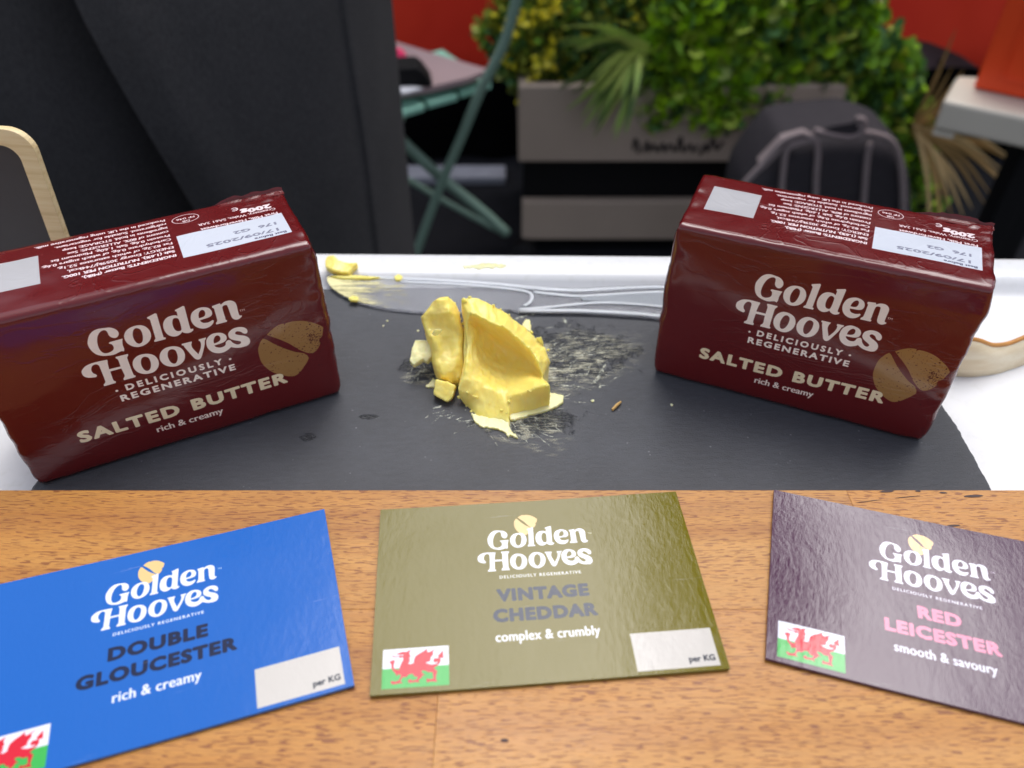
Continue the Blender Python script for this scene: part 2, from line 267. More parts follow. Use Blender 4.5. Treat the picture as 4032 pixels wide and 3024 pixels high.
# ---- wrapper of the butter packs: front panel (y 0..64) and top panel (64..104.4)
MAROON = (97, 20, 22)
def pack_sheet():
    s = Sheet(-48.5, 0, 48.5, 104.4, 12, MAROON)
    cream = (252, 236, 222); gold = (240, 220, 182); hg = (158, 116, 66)
    hoofmark(s, lambda p: p, hg, 420, (70, 22, 20))
    logo(s, .7, 46, 1, cream)
    s.text('TM', 22.6, 46.2, 1.5, .8, cream)
    s.text('DELICIOUSLY', -14.6, 28.2, 28.2, 2.5, cream, (.17, .16), sp=1.45)
    for x, y in ((-17.1, 29.2), (16, 29.4)): s.poly([[(x + .42 * math.cos(a), y + .42 * math.sin(a)) for a in np.linspace(0, 6.28, 12)[:-1]]], cream)
    s.text('REGENERATIVE', -17, 24.5, 33.8, 2.6, cream, (.17, .16), sp=1.3)
    s.text('SALTED BUTTER', -32.2, 12.7, 63.4, 4.9, gold, (.38, .34), sp=1.22)
    s.text('rich & creamy', -11.3, 7.9, 20.6, 1.75, cream, (.13, .04), lower=True)
    T = lambda y: 64 + y
    s.rect(-42, T(14), -25.4, T(31), (180, 178, 180))                       # plain white patch
    s.rect(12.2, T(9.4), 44, T(23.6), (206, 210, 220))                      # date patch
    ink = (70, 68, 92)
    s.text('Best Before', 42.6, T(11.3), 9.6, 1.3, ink, (.06, .04), flip=True)
    s.text('17/09/2025', 40.8, T(14.2), 21.5, 1.9, ink, (.14, .12), flip=True, dots=.36)
    s.text('176  G2', 41, T(18.4), 13, 1.9, ink, (.14, .12), flip=True, dots=.36)
    W = (236, 222, 224)
    L = [('INGREDIENTS: Butter (Milk),', 25.6, 1), ('Salt (1.6%). NUTRITION PER 100G.', 30.6, 1), ('ENERGY: Energy 3059kJ/744kcal,', 29, 0),
         ('Fat 82.2g, of which saturates 52.1g,', 31.4, 0), ('Carbohydrate 0.6g, of which sugars 0.6g,', 35.4, 0), ('Protein 0.6g, Salt 1.60g. Minimum fat', 33, 0),
         ('content of 80%. ALLERGENS: See', 28.4, 0), ('ingredients in bold. STORAGE: keep', 29.6, 0), ('refrigerated. Suitable for vegetarians.', 31.6, 0), ('Produced in the UK using regenerative milk.', 37, 0)]
    for i, (t, wd, b) in enumerate(L):
        s.text(t, 10.6, T(12.7 + i * 2.68), wd, 1.55, W, (.12 if b else .09, .08 if b else .05), flip=True)
    s.text('First Milk, Haverfordwest', 43, T(25.1), 23.6, 1.55, W, (.1, .07), flip=True)
    s.text('Creamery, Wales, SA61 2AR', 43, T(28.4), 23.8, 1.55, W, (.06, .04), flip=True)
    s.text('200g', 42.2, T(31.8), 9.6, 2.9, W, (.3, .24), flip=True, sp=1.1)
    e = np.linspace(.7, 5.6, 20); x0, y0 = 31.2, T(33.3)
    s.poly([[(x0 - 1.3 * math.cos(a) * .9, y0 - 1.25 * math.sin(a)) for a in e] + [(x0 - .85 * math.cos(a) * .9, y0 - .85 * math.sin(a)) for a in e[::-1]]], W)
    s.rect(x0 - .6, y0 - .15, x0 + 1.2, y0 + .2, W)
    el = np.linspace(0, 6.283, 40)[:-1]
    s.poly([[(16.4 + 4.1 * math.cos(a), T(34) + 2.9 * math.sin(a)) for a in el], [(16.4 + 3.85 * math.cos(a), T(34) + 2.65 * math.sin(a)) for a in el]], W)
    s.text('GB', 17.6, T(32.9), 2.4, 1.2, W, (.06, .04), flip=True); s.text('FP 046', 19.2, T(34.9), 5.6, 1.2, W, (.06, .04), flip=True)
    return s.image('pack print')

def card_sheet(name, base, l1, l2, l3, hcol, w1, w2, w3, dx=0, dy=0):
    s = Sheet(-42.8, -27.7, 42.8, 27.7, 14, base); Wt = (228, 228, 236)
    hk = .31
    hoofmark(s, lambda p: (p - [36, 26]) * hk + [-1.7 + dx, 19.2 + dy], (226, 190, 130), 0, base)
    logo(s, .0 + dx, 13.3 + dy, .66, Wt, .04, .975)
    s.text('TM', 14.9 + dx, 14.6 + dy, 1.0, .55, Wt)
    s.text('DELICIOUSLY REGENERATIVE', -10.5 + dx, 2.05 + dy, 21.7, .95, Wt, (.05, .04), sp=1.3)
    for t, wd, y in ((l1, w1, -4.9), (l2, w2, -10.8)): s.text(t, .4 - wd / 2 + dx, y + dy, wd, 3.8, hcol, (.31, .28), sp=1.13)
    s.text(l3, .4 - w3 / 2 + dx, -16.2 + dy, w3, 1.75, Wt, (.11, .04), lower=True, sp=1.04)
    s.rect(20.6, -26.7, 40.8, -16.6, (198, 192, 185)); s.text('per KG', 33.5, -25.3, 6.5, 1.6, (40, 44, 56), (.09, .07))
    fx0, fx1, fy0, fy1 = -40.2, -24.3, -26.4, -16.2
    s.rect(fx0, (fy0 + fy1) / 2, fx1, fy1, (222, 222, 230)); s.rect(fx0, fy0, fx1, (fy0 + fy1) / 2, (62, 170, 78))
    P = np.array([[float(q) for q in t.split(',')] for t in DRAGON.split()])
    s.poly([P * [fx1 - fx0, fy1 - fy0] + [fx0, fy0]], (205, 32, 52))
    return s.image(name)

# ---------------------------------------------------------------- the counter of beech staves
def beech():
    m = M('beech', rough=.42); v = m.coord((1, 1, 1), kind='Object')
    oi = m.n('ObjectInfo'); off = m.n('VectorMath', operation='ADD'); m.l(v, off.inputs[0])
    mu = m.n('VectorMath', operation='SCALE'); cb = m.n('CombineXYZ'); m.l(oi.outputs['Random'], cb.inputs[0]); m.l(oi.outputs['Random'], cb.inputs[2]); m.l(cb.outputs[0], mu.inputs[0]); mu.inputs['Scale'].default_value = 7
    m.l(mu.outputs[0], off.inputs[1]); v = off.outputs[0]
    def mp(sc, src=v):
        q = m.n('Mapping'); q.inputs['Scale'].default_value = sc; m.l(src, q.inputs[0]); return q.outputs[0]
    wp = m.n('TexNoise', Scale=9.0, Detail=2.0); m.l(v, wp.inputs['Vector'])
    wv = m.n('VectorMath', operation='MULTIPLY_ADD'); m.l(wp.outputs['Color'], wv.inputs[0]); wv.inputs[1].default_value = (0, .006, .006); m.l(v, wv.inputs[2]); u = wv.outputs[0]
    band = m.noise(mp((2.5, 90, 90), u), 1, 4, .6)
    base = m.ramp(band, [(.28, lin((158, 104, 43))), (.5, lin((181, 129, 60))), (.72, lin((194, 146, 77)))])
    fine = m.noise(mp((60, 2600, 2600), u), 1, 3, .6)
    c = m.mix(.16, base, m.ramp(fine, [(.3, lin((140, 86, 44))), (.7, lin((240, 196, 140)))]), 'OVERLAY')
    f1 = m.noise(mp((300, 2700, 2700), u), 1, 0, .4); f2 = m.noise(mp((12, 40, 40), u), 1, 3)
    fl = m.ramp(m.math('ADD', f1, m.math('MULTIPLY', f2, .07)), [(.665, (0,)), (.69, (1,))])
    c = m.mix(m.math('MULTIPLY', fl, .74), c, lin((116, 56, 20)))
    f3 = m.noise(mp((420, 3600, 3600), u), 1, 0, .4); fl2 = m.ramp(f3, [(.59, (0,)), (.64, (1,))])
    c = m.mix(m.math('MULTIPLY', fl2, .25), c, lin((116, 62, 30)))
    tint = m.mix(oi.outputs['Random'], lin((250, 250, 238)), lin((255, 246, 226)))
    m.col(m.mix(.8, c, tint, 'MULTIPLY')); m.rough(m.ramp(f2, [(.3, (.34,)), (.7, (.5,))]))
    m.bump(m.math('SUBTRACT', fine, m.math('MULTIPLY', fl, .8)), .25, .0004); return m.m
MB_ = beech()
dk = M('end_grain', (120, 76, 44), .7).m
counter = empty('beech_counter', (0, .07, -.027), label='beech wood counter board of glued staves carrying the three price cards', cat='counter')
def stave(x0, x1, y0, y1):
    bm = bmesh.new(); add_box(bm, (x0 + .00002, y0 + .00002, -.027), (x1 - .00002, y1 - .00002, -.001), .00009)
    o = frombm('stave', bm, MB_, None, False); o.parent = counter; o.matrix_parent_inverse = Matrix.Translation((0, -.07, .027)); return o
rows = [(.1121, .1520, [-.75, -.31, .0985, .5, .75]), (.0722, .1121, [-.75, -.42, -.0174, .36, .75]), (.0323, .0722, [-.75, -.2, .16, .75]),
        (-.0076, .0323, [-.75, -.36, .06, .46, .75]), (-.0475, -.0076, [-.75, -.1, .3, .75]), (-.0874, -.0475, [-.75, -.3, .2, .75])]
for y0, y1, xs in rows:
    for a, b in zip(xs, xs[1:]): stave(a, b, y0, y1)
# dark bark marks in the stave at the right
def mark(px, py, ln, wd, rot=0):
    p = at(px, py, z=0.0); n = 14; P = []
    for k in range(n):
        a = 6.283 * k / n; r = 1 + .25 * noise.noise((px + k * 3.1, py, 2)); q = Matrix.Rotation(rot, 2) @ Vector((math.cos(a) * ln * r, math.sin(a) * wd * r)); P.append((p.x + q.x, p.y + q.y, -.00088))
    return P
mk = M('bark_mark', (62, 40, 40), .6).m
bm = bmesh.new()
for a in ((1918, 1057, .0022, .0004, .06), (1985, 1056.5, .0009, .00028, 0), (2040, 1060, .0012, .0003, -.05), (2105, 1067, .003, .00045, .05), (2062, 1131, .002, .00035, .1), (1962, 1069, .004, .00012, .12), (1880, 1078, .004, .0001, .15), (1090, 1595, .0009, .00035, 0)):
    bm.faces.new([bm.verts.new(q) for q in mark(*a)])
o = frombm('bark_marks', bm, mk, counter, kind='stuff'); o.matrix_parent_inverse = Matrix.Translation((0, -.07, .027))

# ---------------------------------------------------------------- table under everything
tb = M('table_laminate', (70, 66, 62), .5).m
table = empty('stall_table', (0, .1, -.95), label='trestle table underneath the counter board and the white tray', cat='table')
def tpart(name, a, b, bev=.002, mat=tb):
    bm = bmesh.new(); add_box(bm, a, b, bev); o = frombm(name, bm, mat, table); o.matrix_parent_inverse = Matrix.Translation((0, -.1, .95)); return o
tpart('table_top', (-.8, -.3, -.055), (.8, .302, -.031))
tpart('riser', (-.74, -.08, -.0308), (.74, .145, -.0272), .0005)
for x in (-.74, .70):
    for y in (-.27, .24): tpart('leg', (x, y, -.95), (x + .04, y + .04, -.0555))

# ---------------------------------------------------------------- white tray
wm = M('white_plastic', (214, 214, 214), .28); v = wm.coord(); wm.col(wm.mix(wm.ramp(wm.noise(v, 260, 4), [(.55, (0,)), (.8, (1,))]), lin((228, 228, 229)), lin((219, 219, 217)))); wm.bump(wm.noise(v, 40, 2), .08, .002)
WHITE = wm.m
def rloop(bm, x0, x1, y0, y1, r, z, n=8):
    out = []
    for cx, cy, a0 in ((x1 - r, y1 - r, 0), (x0 + r, y1 - r, 90), (x0 + r, y0 + r, 180), (x1 - r, y0 + r, 270)):
        for k in range(n + 1): a = R(a0 + 90 * k / n); out.append(bm.verts.new((cx + r * math.cos(a), cy + r * math.sin(a), z)))
    return out
bm = bmesh.new(); X, Y0, Y1 = .34, -.0730, .0800       # local, centred at y = .2285
prof = [(0, -.0300), (.0002, -.0210), (.0006, -.0192), (.0016, -.0183), (.004, -.0179), (.0120, -.0179), (.0148, -.0182), (.0168, -.0190), (.0186, -.0208), (.0203, -.0228), (.022, -.0240), (.025, -.0247), (.030, -.0249), (.04, -.025)]
prof = [(d * (1 if True else 1), z) for d, z in prof]
loops = []
for d, z in prof:
    f = .55 if True else 1
    loops.append(rloop(bm, -X + d, X - d, Y0 + d * .5, Y1 - d, max(.03 - d, .003), z))
for a, b in zip(loops, loops[1:]):
    n = len(a)
    for k in range(n): bm.faces.new((a[k], a[(k + 1) % n], b[(k + 1) % n], b[k]))
bm.faces.new(loops[-1]); bm.faces.new(loops[0][::-1])
tray = frombm('white_tray', bm, WHITE, smooth=True, label='shallow white plastic tray with a raised rim, holding the slate board', cat='tray')
tray.location = (0, .2285, 0); tray.rotation_euler.z = R(-.8)

# ---------------------------------------------------------------- slate board
def slate_mat():
    m = M('slate', rough=.5); v = m.coord(kind='Object')
    def mp(sc, rot=0):
        q = m.n('Mapping'); q.inputs['Scale'].default_value = sc; q.inputs['Rotation'].default_value = (0, 0, rot); m.l(v, q.inputs[0]); return q.outputs[0]
    big = m.noise(mp((1, 1, 1)), 14, 5, .6); st = m.noise(mp((220, 620, 400), R(-14)), 1, 5, .65); fine = m.noise(mp((1, 1, 1)), 1500, 4, .7)
    base = m.ramp(big, [(.3, lin((62, 63, 68))), (.7, lin((80, 82, 88)))])
    base = m.mix(.26, base, m.ramp(st, [(.35, lin((40, 41, 45))), (.7, lin((150, 153, 160)))]), 'OVERLAY')
    sp = m.n('TexVoronoi', Scale=330.0, feature='F1'); m.l(mp((1, 1, 1)), sp.inputs['Vector'])
    dust = m.math('MULTIPLY', m.ramp(sp.outputs['Distance'], [(.0, (1,)), (.14, (0,))]), m.ramp(m.noise(mp((1, 1, 1)), 120, 2), [(.56, (0,)), (.66, (1,))]))
    base = m.mix(m.math('MULTIPLY', dust, .5), base, lin((190, 192, 196)))
    # greasy film the butter left, combed by the knife
    g = None
    for (px, py, rx, ry) in ((1235, 760, .0285, .020), (1130, 905, .022, .010), (905, 790, .009, .006), (670, 945, .004, .0022), (800, 900, .004, .0015), (1010, 720, .02, .012)):
        p = at(px, py, z=-.02); q = m.n('Mapping'); q.inputs['Location'].default_value = (-p.x / rx, -p.y / ry, 0); q.inputs['Scale'].default_value = (1 / rx, 1 / ry, 0); m.l(v, q.inputs[0])
        ln = m.n('VectorMath', operation='LENGTH'); m.l(q.outputs[0], ln.inputs[0]); d = m.math('SUBTRACT', 1.15, ln.outputs['Value'])
        g = d if g is None else m.math('MAXIMUM', g, d)
    comb = m.noise(mp((260, 1500, 1), R(-28)), 1, 3, .6, .6)
    gm = m.math('MULTIPLY', m.ramp(m.math('ADD', g, m.math('MULTIPLY', m.math('SUBTRACT', m.noise(mp((1, 1, 1)), 160, 4, .65), .5), 2.0)), [(.28, (0,)), (.5, (1,))]), m.ramp(comb, [(.40, (0,)), (.5, (1,))]))
    gm.node.name = 'grease'
    m.col(m.mix(gm, base, lin((46, 48, 52))))
    m.rough(m.mix(gm, m.ramp(fine, [(.3, (.5,)), (.7, (.66,))]), (.24, .24, .24, 1)))
    b = m.bump(m.math('ADD', st, m.math('MULTIPLY', fine, .6)), .5, .0005); m.bump(m.math('MULTIPLY', comb, gm), .8, .0007, b)
    return m.m
SL = slate_mat()
edge_r = [(.1571, .2835), (.1575, .262), (.1568, .24), (.1578, .2200), (.1571, .2081), (.1578, .1994), (.1574, .191), (.1572, .1803), (.1568, .1748), (.1564, .1693), (.1566, .158)]
out = []
rr = random.Random(5)
def jag(a, b, n, amp):
    res = []
    for k in range(n):
        t = k / n; x = a[0] + (b[0] - a[0]) * t; y = a[1] + (b[1] - a[1]) * t; d = Vector((b[1] - a[1], a[0] - b[0])).normalized()
        j = amp * (noise.noise((x * 160, y * 160, 3)) + .6 * noise.noise((x * 700, y * 700, 8))) ; res.append((x + d.x * j, y + d.y * j))
    return res
for a, b in zip(edge_r, edge_r[1:]): out += jag(a, b, 9, .0005)
out += jag((.1566, .158), (-.157, .158), 60, .0006) + jag((-.157, .158), (-.157, .2835), 40, .0006) + jag((-.157, .2835), (.1571, .2835), 110, .0006)
bm = bmesh.new(); loops = []
for off, z in ((0, -.0249), (-.0004, -.0235), (-.0009, -.0221), (-.0004, -.0208), (.0006, -.02)):
    c = Vector((0, .2208)); lp = []
    for i, (x, y) in enumerate(out):
        sx = -1 if x > 0 else 1
        e = off * (1 + .8 * noise.noise((x * 300, y * 300, z * 900)))
        nx = -(1 if x > .15 else -1 if x < -.15 else 0); ny = -(1 if y > .28 else -1 if y < .16 else 0)
        lp.append(bm.verts.new((x + nx * e, y + ny * e, z)))
    loops.append(lp)
for a, b in zip(loops, loops[1:]):
    for k in range(len(a)): j = (k + 1) % len(a); bm.faces.new((a[k], a[j], b[j], b[k]))
bm.faces.new(loops[-1]); bm.faces.new(loops[0][::-1])
slate = frombm('slate_board', bm, SL, label='dark grey slate serving board with chipped edges, smeared with butter in the middle', cat='serving board')

# ---------------------------------------------------------------- price cards
def card_mat(name, im, base):
    m = M(name, base, .16, Specular_IOR_Level=.62 if name == 'purple_card' else .32); t = m.n('TexImage'); t.image = im; t.interpolation = 'Cubic'; t.extension = 'EXTEND'
    uv = m.n('TexCoord'); m.l(uv.outputs['UV'], t.inputs[0])
    v = m.coord((1, 1, 1)); big = m.noise(v, 90, 3, .6)
    sc = m.ramp(m.noise(m.coord((30, 420, 1), (0, 0, R(25))), 1, 5, .7), [(.66, (0,)), (.72, (1,))])
    m.col(m.mix(m.math('MULTIPLY', sc, .10), t.outputs[0], (.8, .8, .85, 1)))
    m.rough(m.ramp(m.noise(v, 45, 4), [(.35, (.09,)), (.7, (.17,))]))
    h = m.math('ADD', m.noise(m.coord((1, .45, 1)), 800, 5, .7, .5), m.math('MULTIPLY', m.noise(m.coord((1, .6, 1)), 210, 4, .6, .6), 1.8)); m.bump(h, CARD_BUMP, .0005)
    m.b.inputs['Coat Weight'].default_value = .0
    return m.m
CARD_BUMP = .085
def card(x, y, a, im, base, name, label, curl=0.0002):
    W_, H_, T_ = .0428, .0277, .0008; nx, ny = 24, 16; V = []; F = []; uvs = []
    zf = lambda u, v: .00015 + curl * (u * u * 1.2 + .4 * v * v) + .00012 * noise.noise((u * 2 + x * 50, v * 2, 4))
    for j in range(ny + 1):
        for i in range(nx + 1):
            u, v = i / nx * 2 - 1, j / ny * 2 - 1; V.append((u * W_, v * H_, zf(u, v) + T_))
    nb = len(V)
    for j in range(ny + 1):
        for i in range(nx + 1):
            u, v = i / nx * 2 - 1, j / ny * 2 - 1; V.append((u * W_, v * H_, zf(u, v)))
    g = lambda i, j: j * (nx + 1) + i
    for j in range(ny):
        for i in range(nx): F.append((g(i, j), g(i + 1, j), g(i + 1, j + 1), g(i, j + 1)))
    nt_ = len(F)
    for j in range(ny):
        for i in range(nx): F.append((nb + g(i, j), nb + g(i, j + 1), nb + g(i + 1, j + 1), nb + g(i + 1, j)))
    ring = [g(i, 0) for i in range(nx)] + [g(nx, j) for j in range(ny)] + [g(i, ny) for i in range(nx, 0, -1)] + [g(0, j) for j in range(ny, 0, -1)]
    for k in range(len(ring)): a_, b_ = ring[k], ring[(k + 1) % len(ring)]; n0 = len(V); V += [V[b_], V[a_], V[nb + a_], V[nb + b_]]; F.append((n0, n0 + 1, n0 + 2, n0 + 3))
    o = mesh('price_card', V, F, None, label=label, cat='price card', group='printed cheese price cards on the counter')
    me = o.data; me.materials.append(card_mat(name, im, base)); me.materials.append(M(name + '_edge', tuple(int(c * .75 + 40) for c in base), .6).m)
    ul = me.uv_layers.new(name='UVMap')
    for p in me.polygons:
        p.use_smooth = p.index < nt_; p.material_index = 0 if p.index < nt_ else 1
        for li in p.loop_indices: c = me.vertices[me.loops[li].vertex_index].co; ul.data[li].uv = (c.x / W_ * .5 + .5, c.y / H_ * .5 + .5)
    o.location = (x, y, -.00095); o.rotation_euler.z = a; return o
OL, BL, PU = (104, 94, 10), (24, 94, 178), (66, 24, 58)
card(.00736, .11938, .07998, card_sheet('olive card', OL, 'VINTAGE', 'CHEDDAR', 'complex & crumbly', (0, 26, 60), 24, 26.6, 26.2), OL, 'olive_card', 'olive green price card reading VINTAGE CHEDDAR, lying between the blue and purple cards')
card(.11015, .1126, -.28023, card_sheet('purple card', PU, 'RED', 'LEICESTER', 'smooth & savoury', (222, 118, 152), 10.4, 27, 23.4, -1.4, -.6), PU, 'purple_card', 'dark purple price card reading RED LEICESTER in pink letters')
card(-.08624, .10467, .30244, card_sheet('blue card', BL, 'DOUBLE', 'GLOUCESTER', 'rich & creamy', (22, 32, 62), 23.4, 36.8, 20, -1.9, .9), BL, 'blue_card', 'bright blue price card reading DOUBLE GLOUCESTER in dark letters')

# ---------------------------------------------------------------- butter packs
def pack_mat(im):
    m = M('wrapper', MAROON, .2, Specular_IOR_Level=.5); t = m.n('TexImage'); t.image = im; t.interpolation = 'Cubic'; t.extension = 'EXTEND'
    uv = m.n('TexCoord'); m.l(uv.outputs['UV'], t.inputs[0]); v = m.coord()
    sc = m.ramp(m.noise(m.coord((1, 1, 1)), 900, 3, .7), [(.7, (0,)), (.74, (1,))]); ar = m.ramp(m.noise(v, 70, 3), [(.58, (0,)), (.66, (1,))])
    m.col(m.mix(m.math('MULTIPLY', m.math('MULTIPLY', sc, ar), .4), t.outputs[0], lin((200, 150, 150))))
    m.rough(m.ramp(m.noise(v, 60, 4), [(.3, (.16,)), (.7, (.25,))]))
    b = m.bump(m.noise(m.coord((1, 1, 1)), 34, 3, .5), .3, .0018)
    cr = m.ramp(m.noise(m.coord((1, 1, 2.6)), 38, 3, .5, 1.5), [(.47, (0,)), (.5, (1,)), (.53, (0,))])
    b = m.bump(cr, .12, .0004, b); m.bump(m.noise(v, 2600, 2), .05, .0002, b)
    m.b.inputs['Coat Weight'].default_value = .3; m.b.inputs['Coat Roughness'].default_value = .09
    return m.m
WRAP = pack_mat(pack_sheet())
WRAP_PLAIN = simple('wrapper_fold', MAROON, .3, 120, .2, .3)
def pack(x, y, a, L, H, D, x_off, seed, label):
    root = empty('butter_pack', (x, y, -.0199), a, label=label, cat='butter pack', group='maroon packs of salted butter standing on the slate')
    st = .0011; bm = bmesh.new(); uvl = bm.loops.layers.uv.new('UVMap'); r = .0021
    hx, hy, hz = L / 2, D / 2, H / 2
    def shape(p):
        q = Vector((max(-hx + r, min(hx - r, p.x)), max(-hy + r, min(hy - r, p.y)), max(-hz + r, min(hz - r, p.z))))
        d = (p - q); n = d.normalized(); s = q + n * r
        e = [abs(p.x) / hx, abs(p.y) / hy, abs(p.z) / hz]
        S = Vector((seed * 13.7, seed * 3.1, 0)); w = 0
        w += .00035 * noise.noise(p * 45 + S) + .00008 * noise.noise(p * 150 + S)
        end = max(0, (e[0] - .86) / .14); w += end * (.0005 * noise.noise(p * 140 + S) + .0003 * noise.noise(p * 330 + S))
        ridge = max(0, min(sorted(e)[1], 1) - .93) / .07; w += ridge * (.00025 * noise.noise(Vector((p.x * 120, p.y * 30, p.z * 120)) + S))
        w += .0006 * (1 - e[1] ** 2) * (1 - e[2] ** 2) * (e[0] > .99) + .0004 * (1 - e[0] ** 4) * (1 - e[2] ** 4) * (e[1] > .99)
        if e[0] > .99:      # the folded ends: triangular flaps pressed down
            fz = abs(p.z) / hz; fy = abs(p.y) / hy
            w += -.0009 * (fz > fy * .9) * min(1, abs(fz - fy * .9) * 12) 
        s = s + n * w
        if p.z > hz * .7 and p.y > hy * .7 and p.x > hx * .7: s.z += .0010 * noise.noise(p * 300 + S)
        s.z = max(s.z, -hz)
        return s
    def grid(o, u, v, lu, lv, uvf):
        nu, nv = max(2, round(lu / st)), max(2, round(lv / st)); G = [[bm.verts.new(shape(o + u * (lu * i / nu) + v * (lv * j / nv))) for i in range(nu + 1)] for j in range(nv + 1)]
        for j in range(nv):
            for i in range(nu):
                f = bm.faces.new((G[j][i], G[j][i + 1], G[j + 1][i + 1], G[j + 1][i])); f.smooth = True
                for lp, (a_, b_) in zip(f.loops, ((i, j), (i + 1, j), (i + 1, j + 1), (i, j + 1))): lp[uvl].uv = uvf(a_ / nu, b_ / nv)
    P = lambda x_, y_, z_: Vector((x_ * hx, y_ * hy, z_ * hz)); ex, ey, ez = Vector((1, 0, 0)), Vector((0, 1, 0)), Vector((0, 0, 1)); vh = 64 / 104.4
    grid(P(-1, -1, -1), ex, ez, L, H, lambda s, t: (s, t * vh))
    grid(P(-1, -1, 1), ex, ey, L, D, lambda s, t: (s, vh + t * (1 - vh)))
    pl = lambda s, t: (.008 + .01 * s, .02 + .01 * t)
    grid(P(1, 1, -1), -ex, ez, L, H, pl); grid(P(-1, 1, -1), ex, -ey, L, D, pl)
    grid(P(1, -1, -1), ey, ez, D, H, pl); grid(P(-1, 1, -1), -ey, ez, D, H, pl)
    bmesh.ops.remove_doubles(bm, verts=bm.verts, dist=.00015)
    for v in bm.verts: v.co += Vector((x_off, hy, hz))
    o = frombm('wrapper', bm, WRAP, root)
    # crumpled fold standing up along the back edge, and end flaps
    def fold(x0, x1, yb, zb, hgt, n, name, sd, lean=.3):
        V = []; F = []
        for k in range(n + 1):
            t = k / n; xx = x0 + (x1 - x0) * t; h_ = hgt * math.sin(min(1, t * 1.15) * math.pi * .78) ** .8 * (1 + .5 * noise.noise((t * 5, sd, 1)) + .2 * noise.noise((t * 12, sd, 5)))
            wy = .0009 * noise.noise((t * 8, sd, 9)) + .0006 * noise.noise((t * 22, sd, 9))
            for (fy, fz) in ((-.0025, -.0003), (-.0012, .0002), (0, .35), (lean * .5, .75), (lean, 1)):
                V.append((xx + .0006 * noise.noise((t * 20, sd, fz)), yb + (fy if fy < 0 else fy * h_) + wy * max(fz, 0), zb + (fz if fz > .1 else 0) * h_ + (.0004 if fz < .1 else 0)))
        for k in range(n):
            for c in range(4): F.append((k * 5 + c, k * 5 + c + 1, (k + 1) * 5 + c + 1, (k + 1) * 5 + c))
        f = mesh(name, V, F, WRAP_PLAIN, root, smooth=False); m = f.modifiers.new('t', 'SOLIDIFY'); m.thickness = .00012; return f
    fold(x_off + hx - .026, x_off + hx - .0005, D - .0012, H - .0006, .0021, 22, 'crumpled_fold', seed)
    # end flap on the right end (triangle pressed on the end) and at the left
    for sg in (1, -1):
        X = x_off + sg * (hx + .0004); V = [(X, .006, .007), (X, D - .006, .007), (X + sg * .0009, D * .5, H * .44), (X, .006, H - .008), (X, D - .006, H - .008), (X + sg * .0009, D * .5, H * .56)]
        bm = bmesh.new()
        for t3 in ((0, 1, 2), (3, 4, 5)):
            a_ = [bm.verts.new(V[i]) for i in t3]; bm.faces.new(a_)
        bmesh.ops.subdivide_edges(bm, edges=bm.edges, cuts=6, use_grid_fill=True)
        for v in bm.verts: v.co.x += sg * .0005 * noise.noise(v.co * 260)
        f = frombm('end_flap', bm, WRAP_PLAIN, root, True); m = f.modifiers.new('t', 'SOLIDIFY'); m.thickness = .0002; m.offset = 0
    return root
# right pack: front face from the fitted pose; x_off moves the body so that the printed right edge stays put
pack(.09793, .2083, -.40151, .09699, .06405, .04037, 0, 2, 'maroon pack of salted butter at the right end of the slate')
pack(-.10586, .19389, .46003, .1035, .06405, .04037, .0485 - .1035 / 2, 5, 'maroon pack of salted butter at the left, in front of the small blackboard')
# ---------------------------------------------------------------- butter
def butter_mat(name, col=(255, 227, 118), rough=.36, sss=.0035, tr=0):
    m = M(name, col, rough); v = m.coord(); f = m.noise(v, 160, 4, .6); c = lin(col)
    m.col(m.mix(m.ramp(m.math('ADD', f, m.math('MULTIPLY', m.noise(v, 60, 2), .5)), [(.74, (0,)), (1.0, (.7,))]), c, lin((255, 236, 150))))
    m.b.inputs['Subsurface Weight'].default_value = .6; m.b.inputs['Subsurface Radius'].default_value = (1, .78, .3); m.b.inputs['Subsurface Scale'].default_value = sss
    m.bump(m.math('ADD', m.noise(v, 700, 4, .65), m.math('MULTIPLY', m.noise(m.coord((500, 60, 120), (0, 0, R(20))), 1, 3), 1.2)), .22, .0005)
    m.rough(m.ramp(m.noise(v, 300, 3), [(.35, (.3,)), (.7, (.42,))]))
    return m.m
BUT = butter_mat('butter_yellow'); PALE = butter_mat('butter_pale', (250, 238, 176), .4)
K6 = lambda a, b: ((1550 + .3797 * a) / 1.8228, (1120 + .3797 * b) / 1.8228)
butter = empty('butter', (.0, .222, -.02), label='lump of soft yellow butter with a scooped hollow, in the middle of the slate', cat='butter')
def bpart(name, bm, mat, vox, sm, *disp):
    o = frombm(name, bm, mat, butter, True); o.matrix_parent_inverse = Matrix.Translation((0, -.222, .02)); remesh(o, vox, sm)
    for s_, a_ in disp: displace(o, s_, a_)
    return o
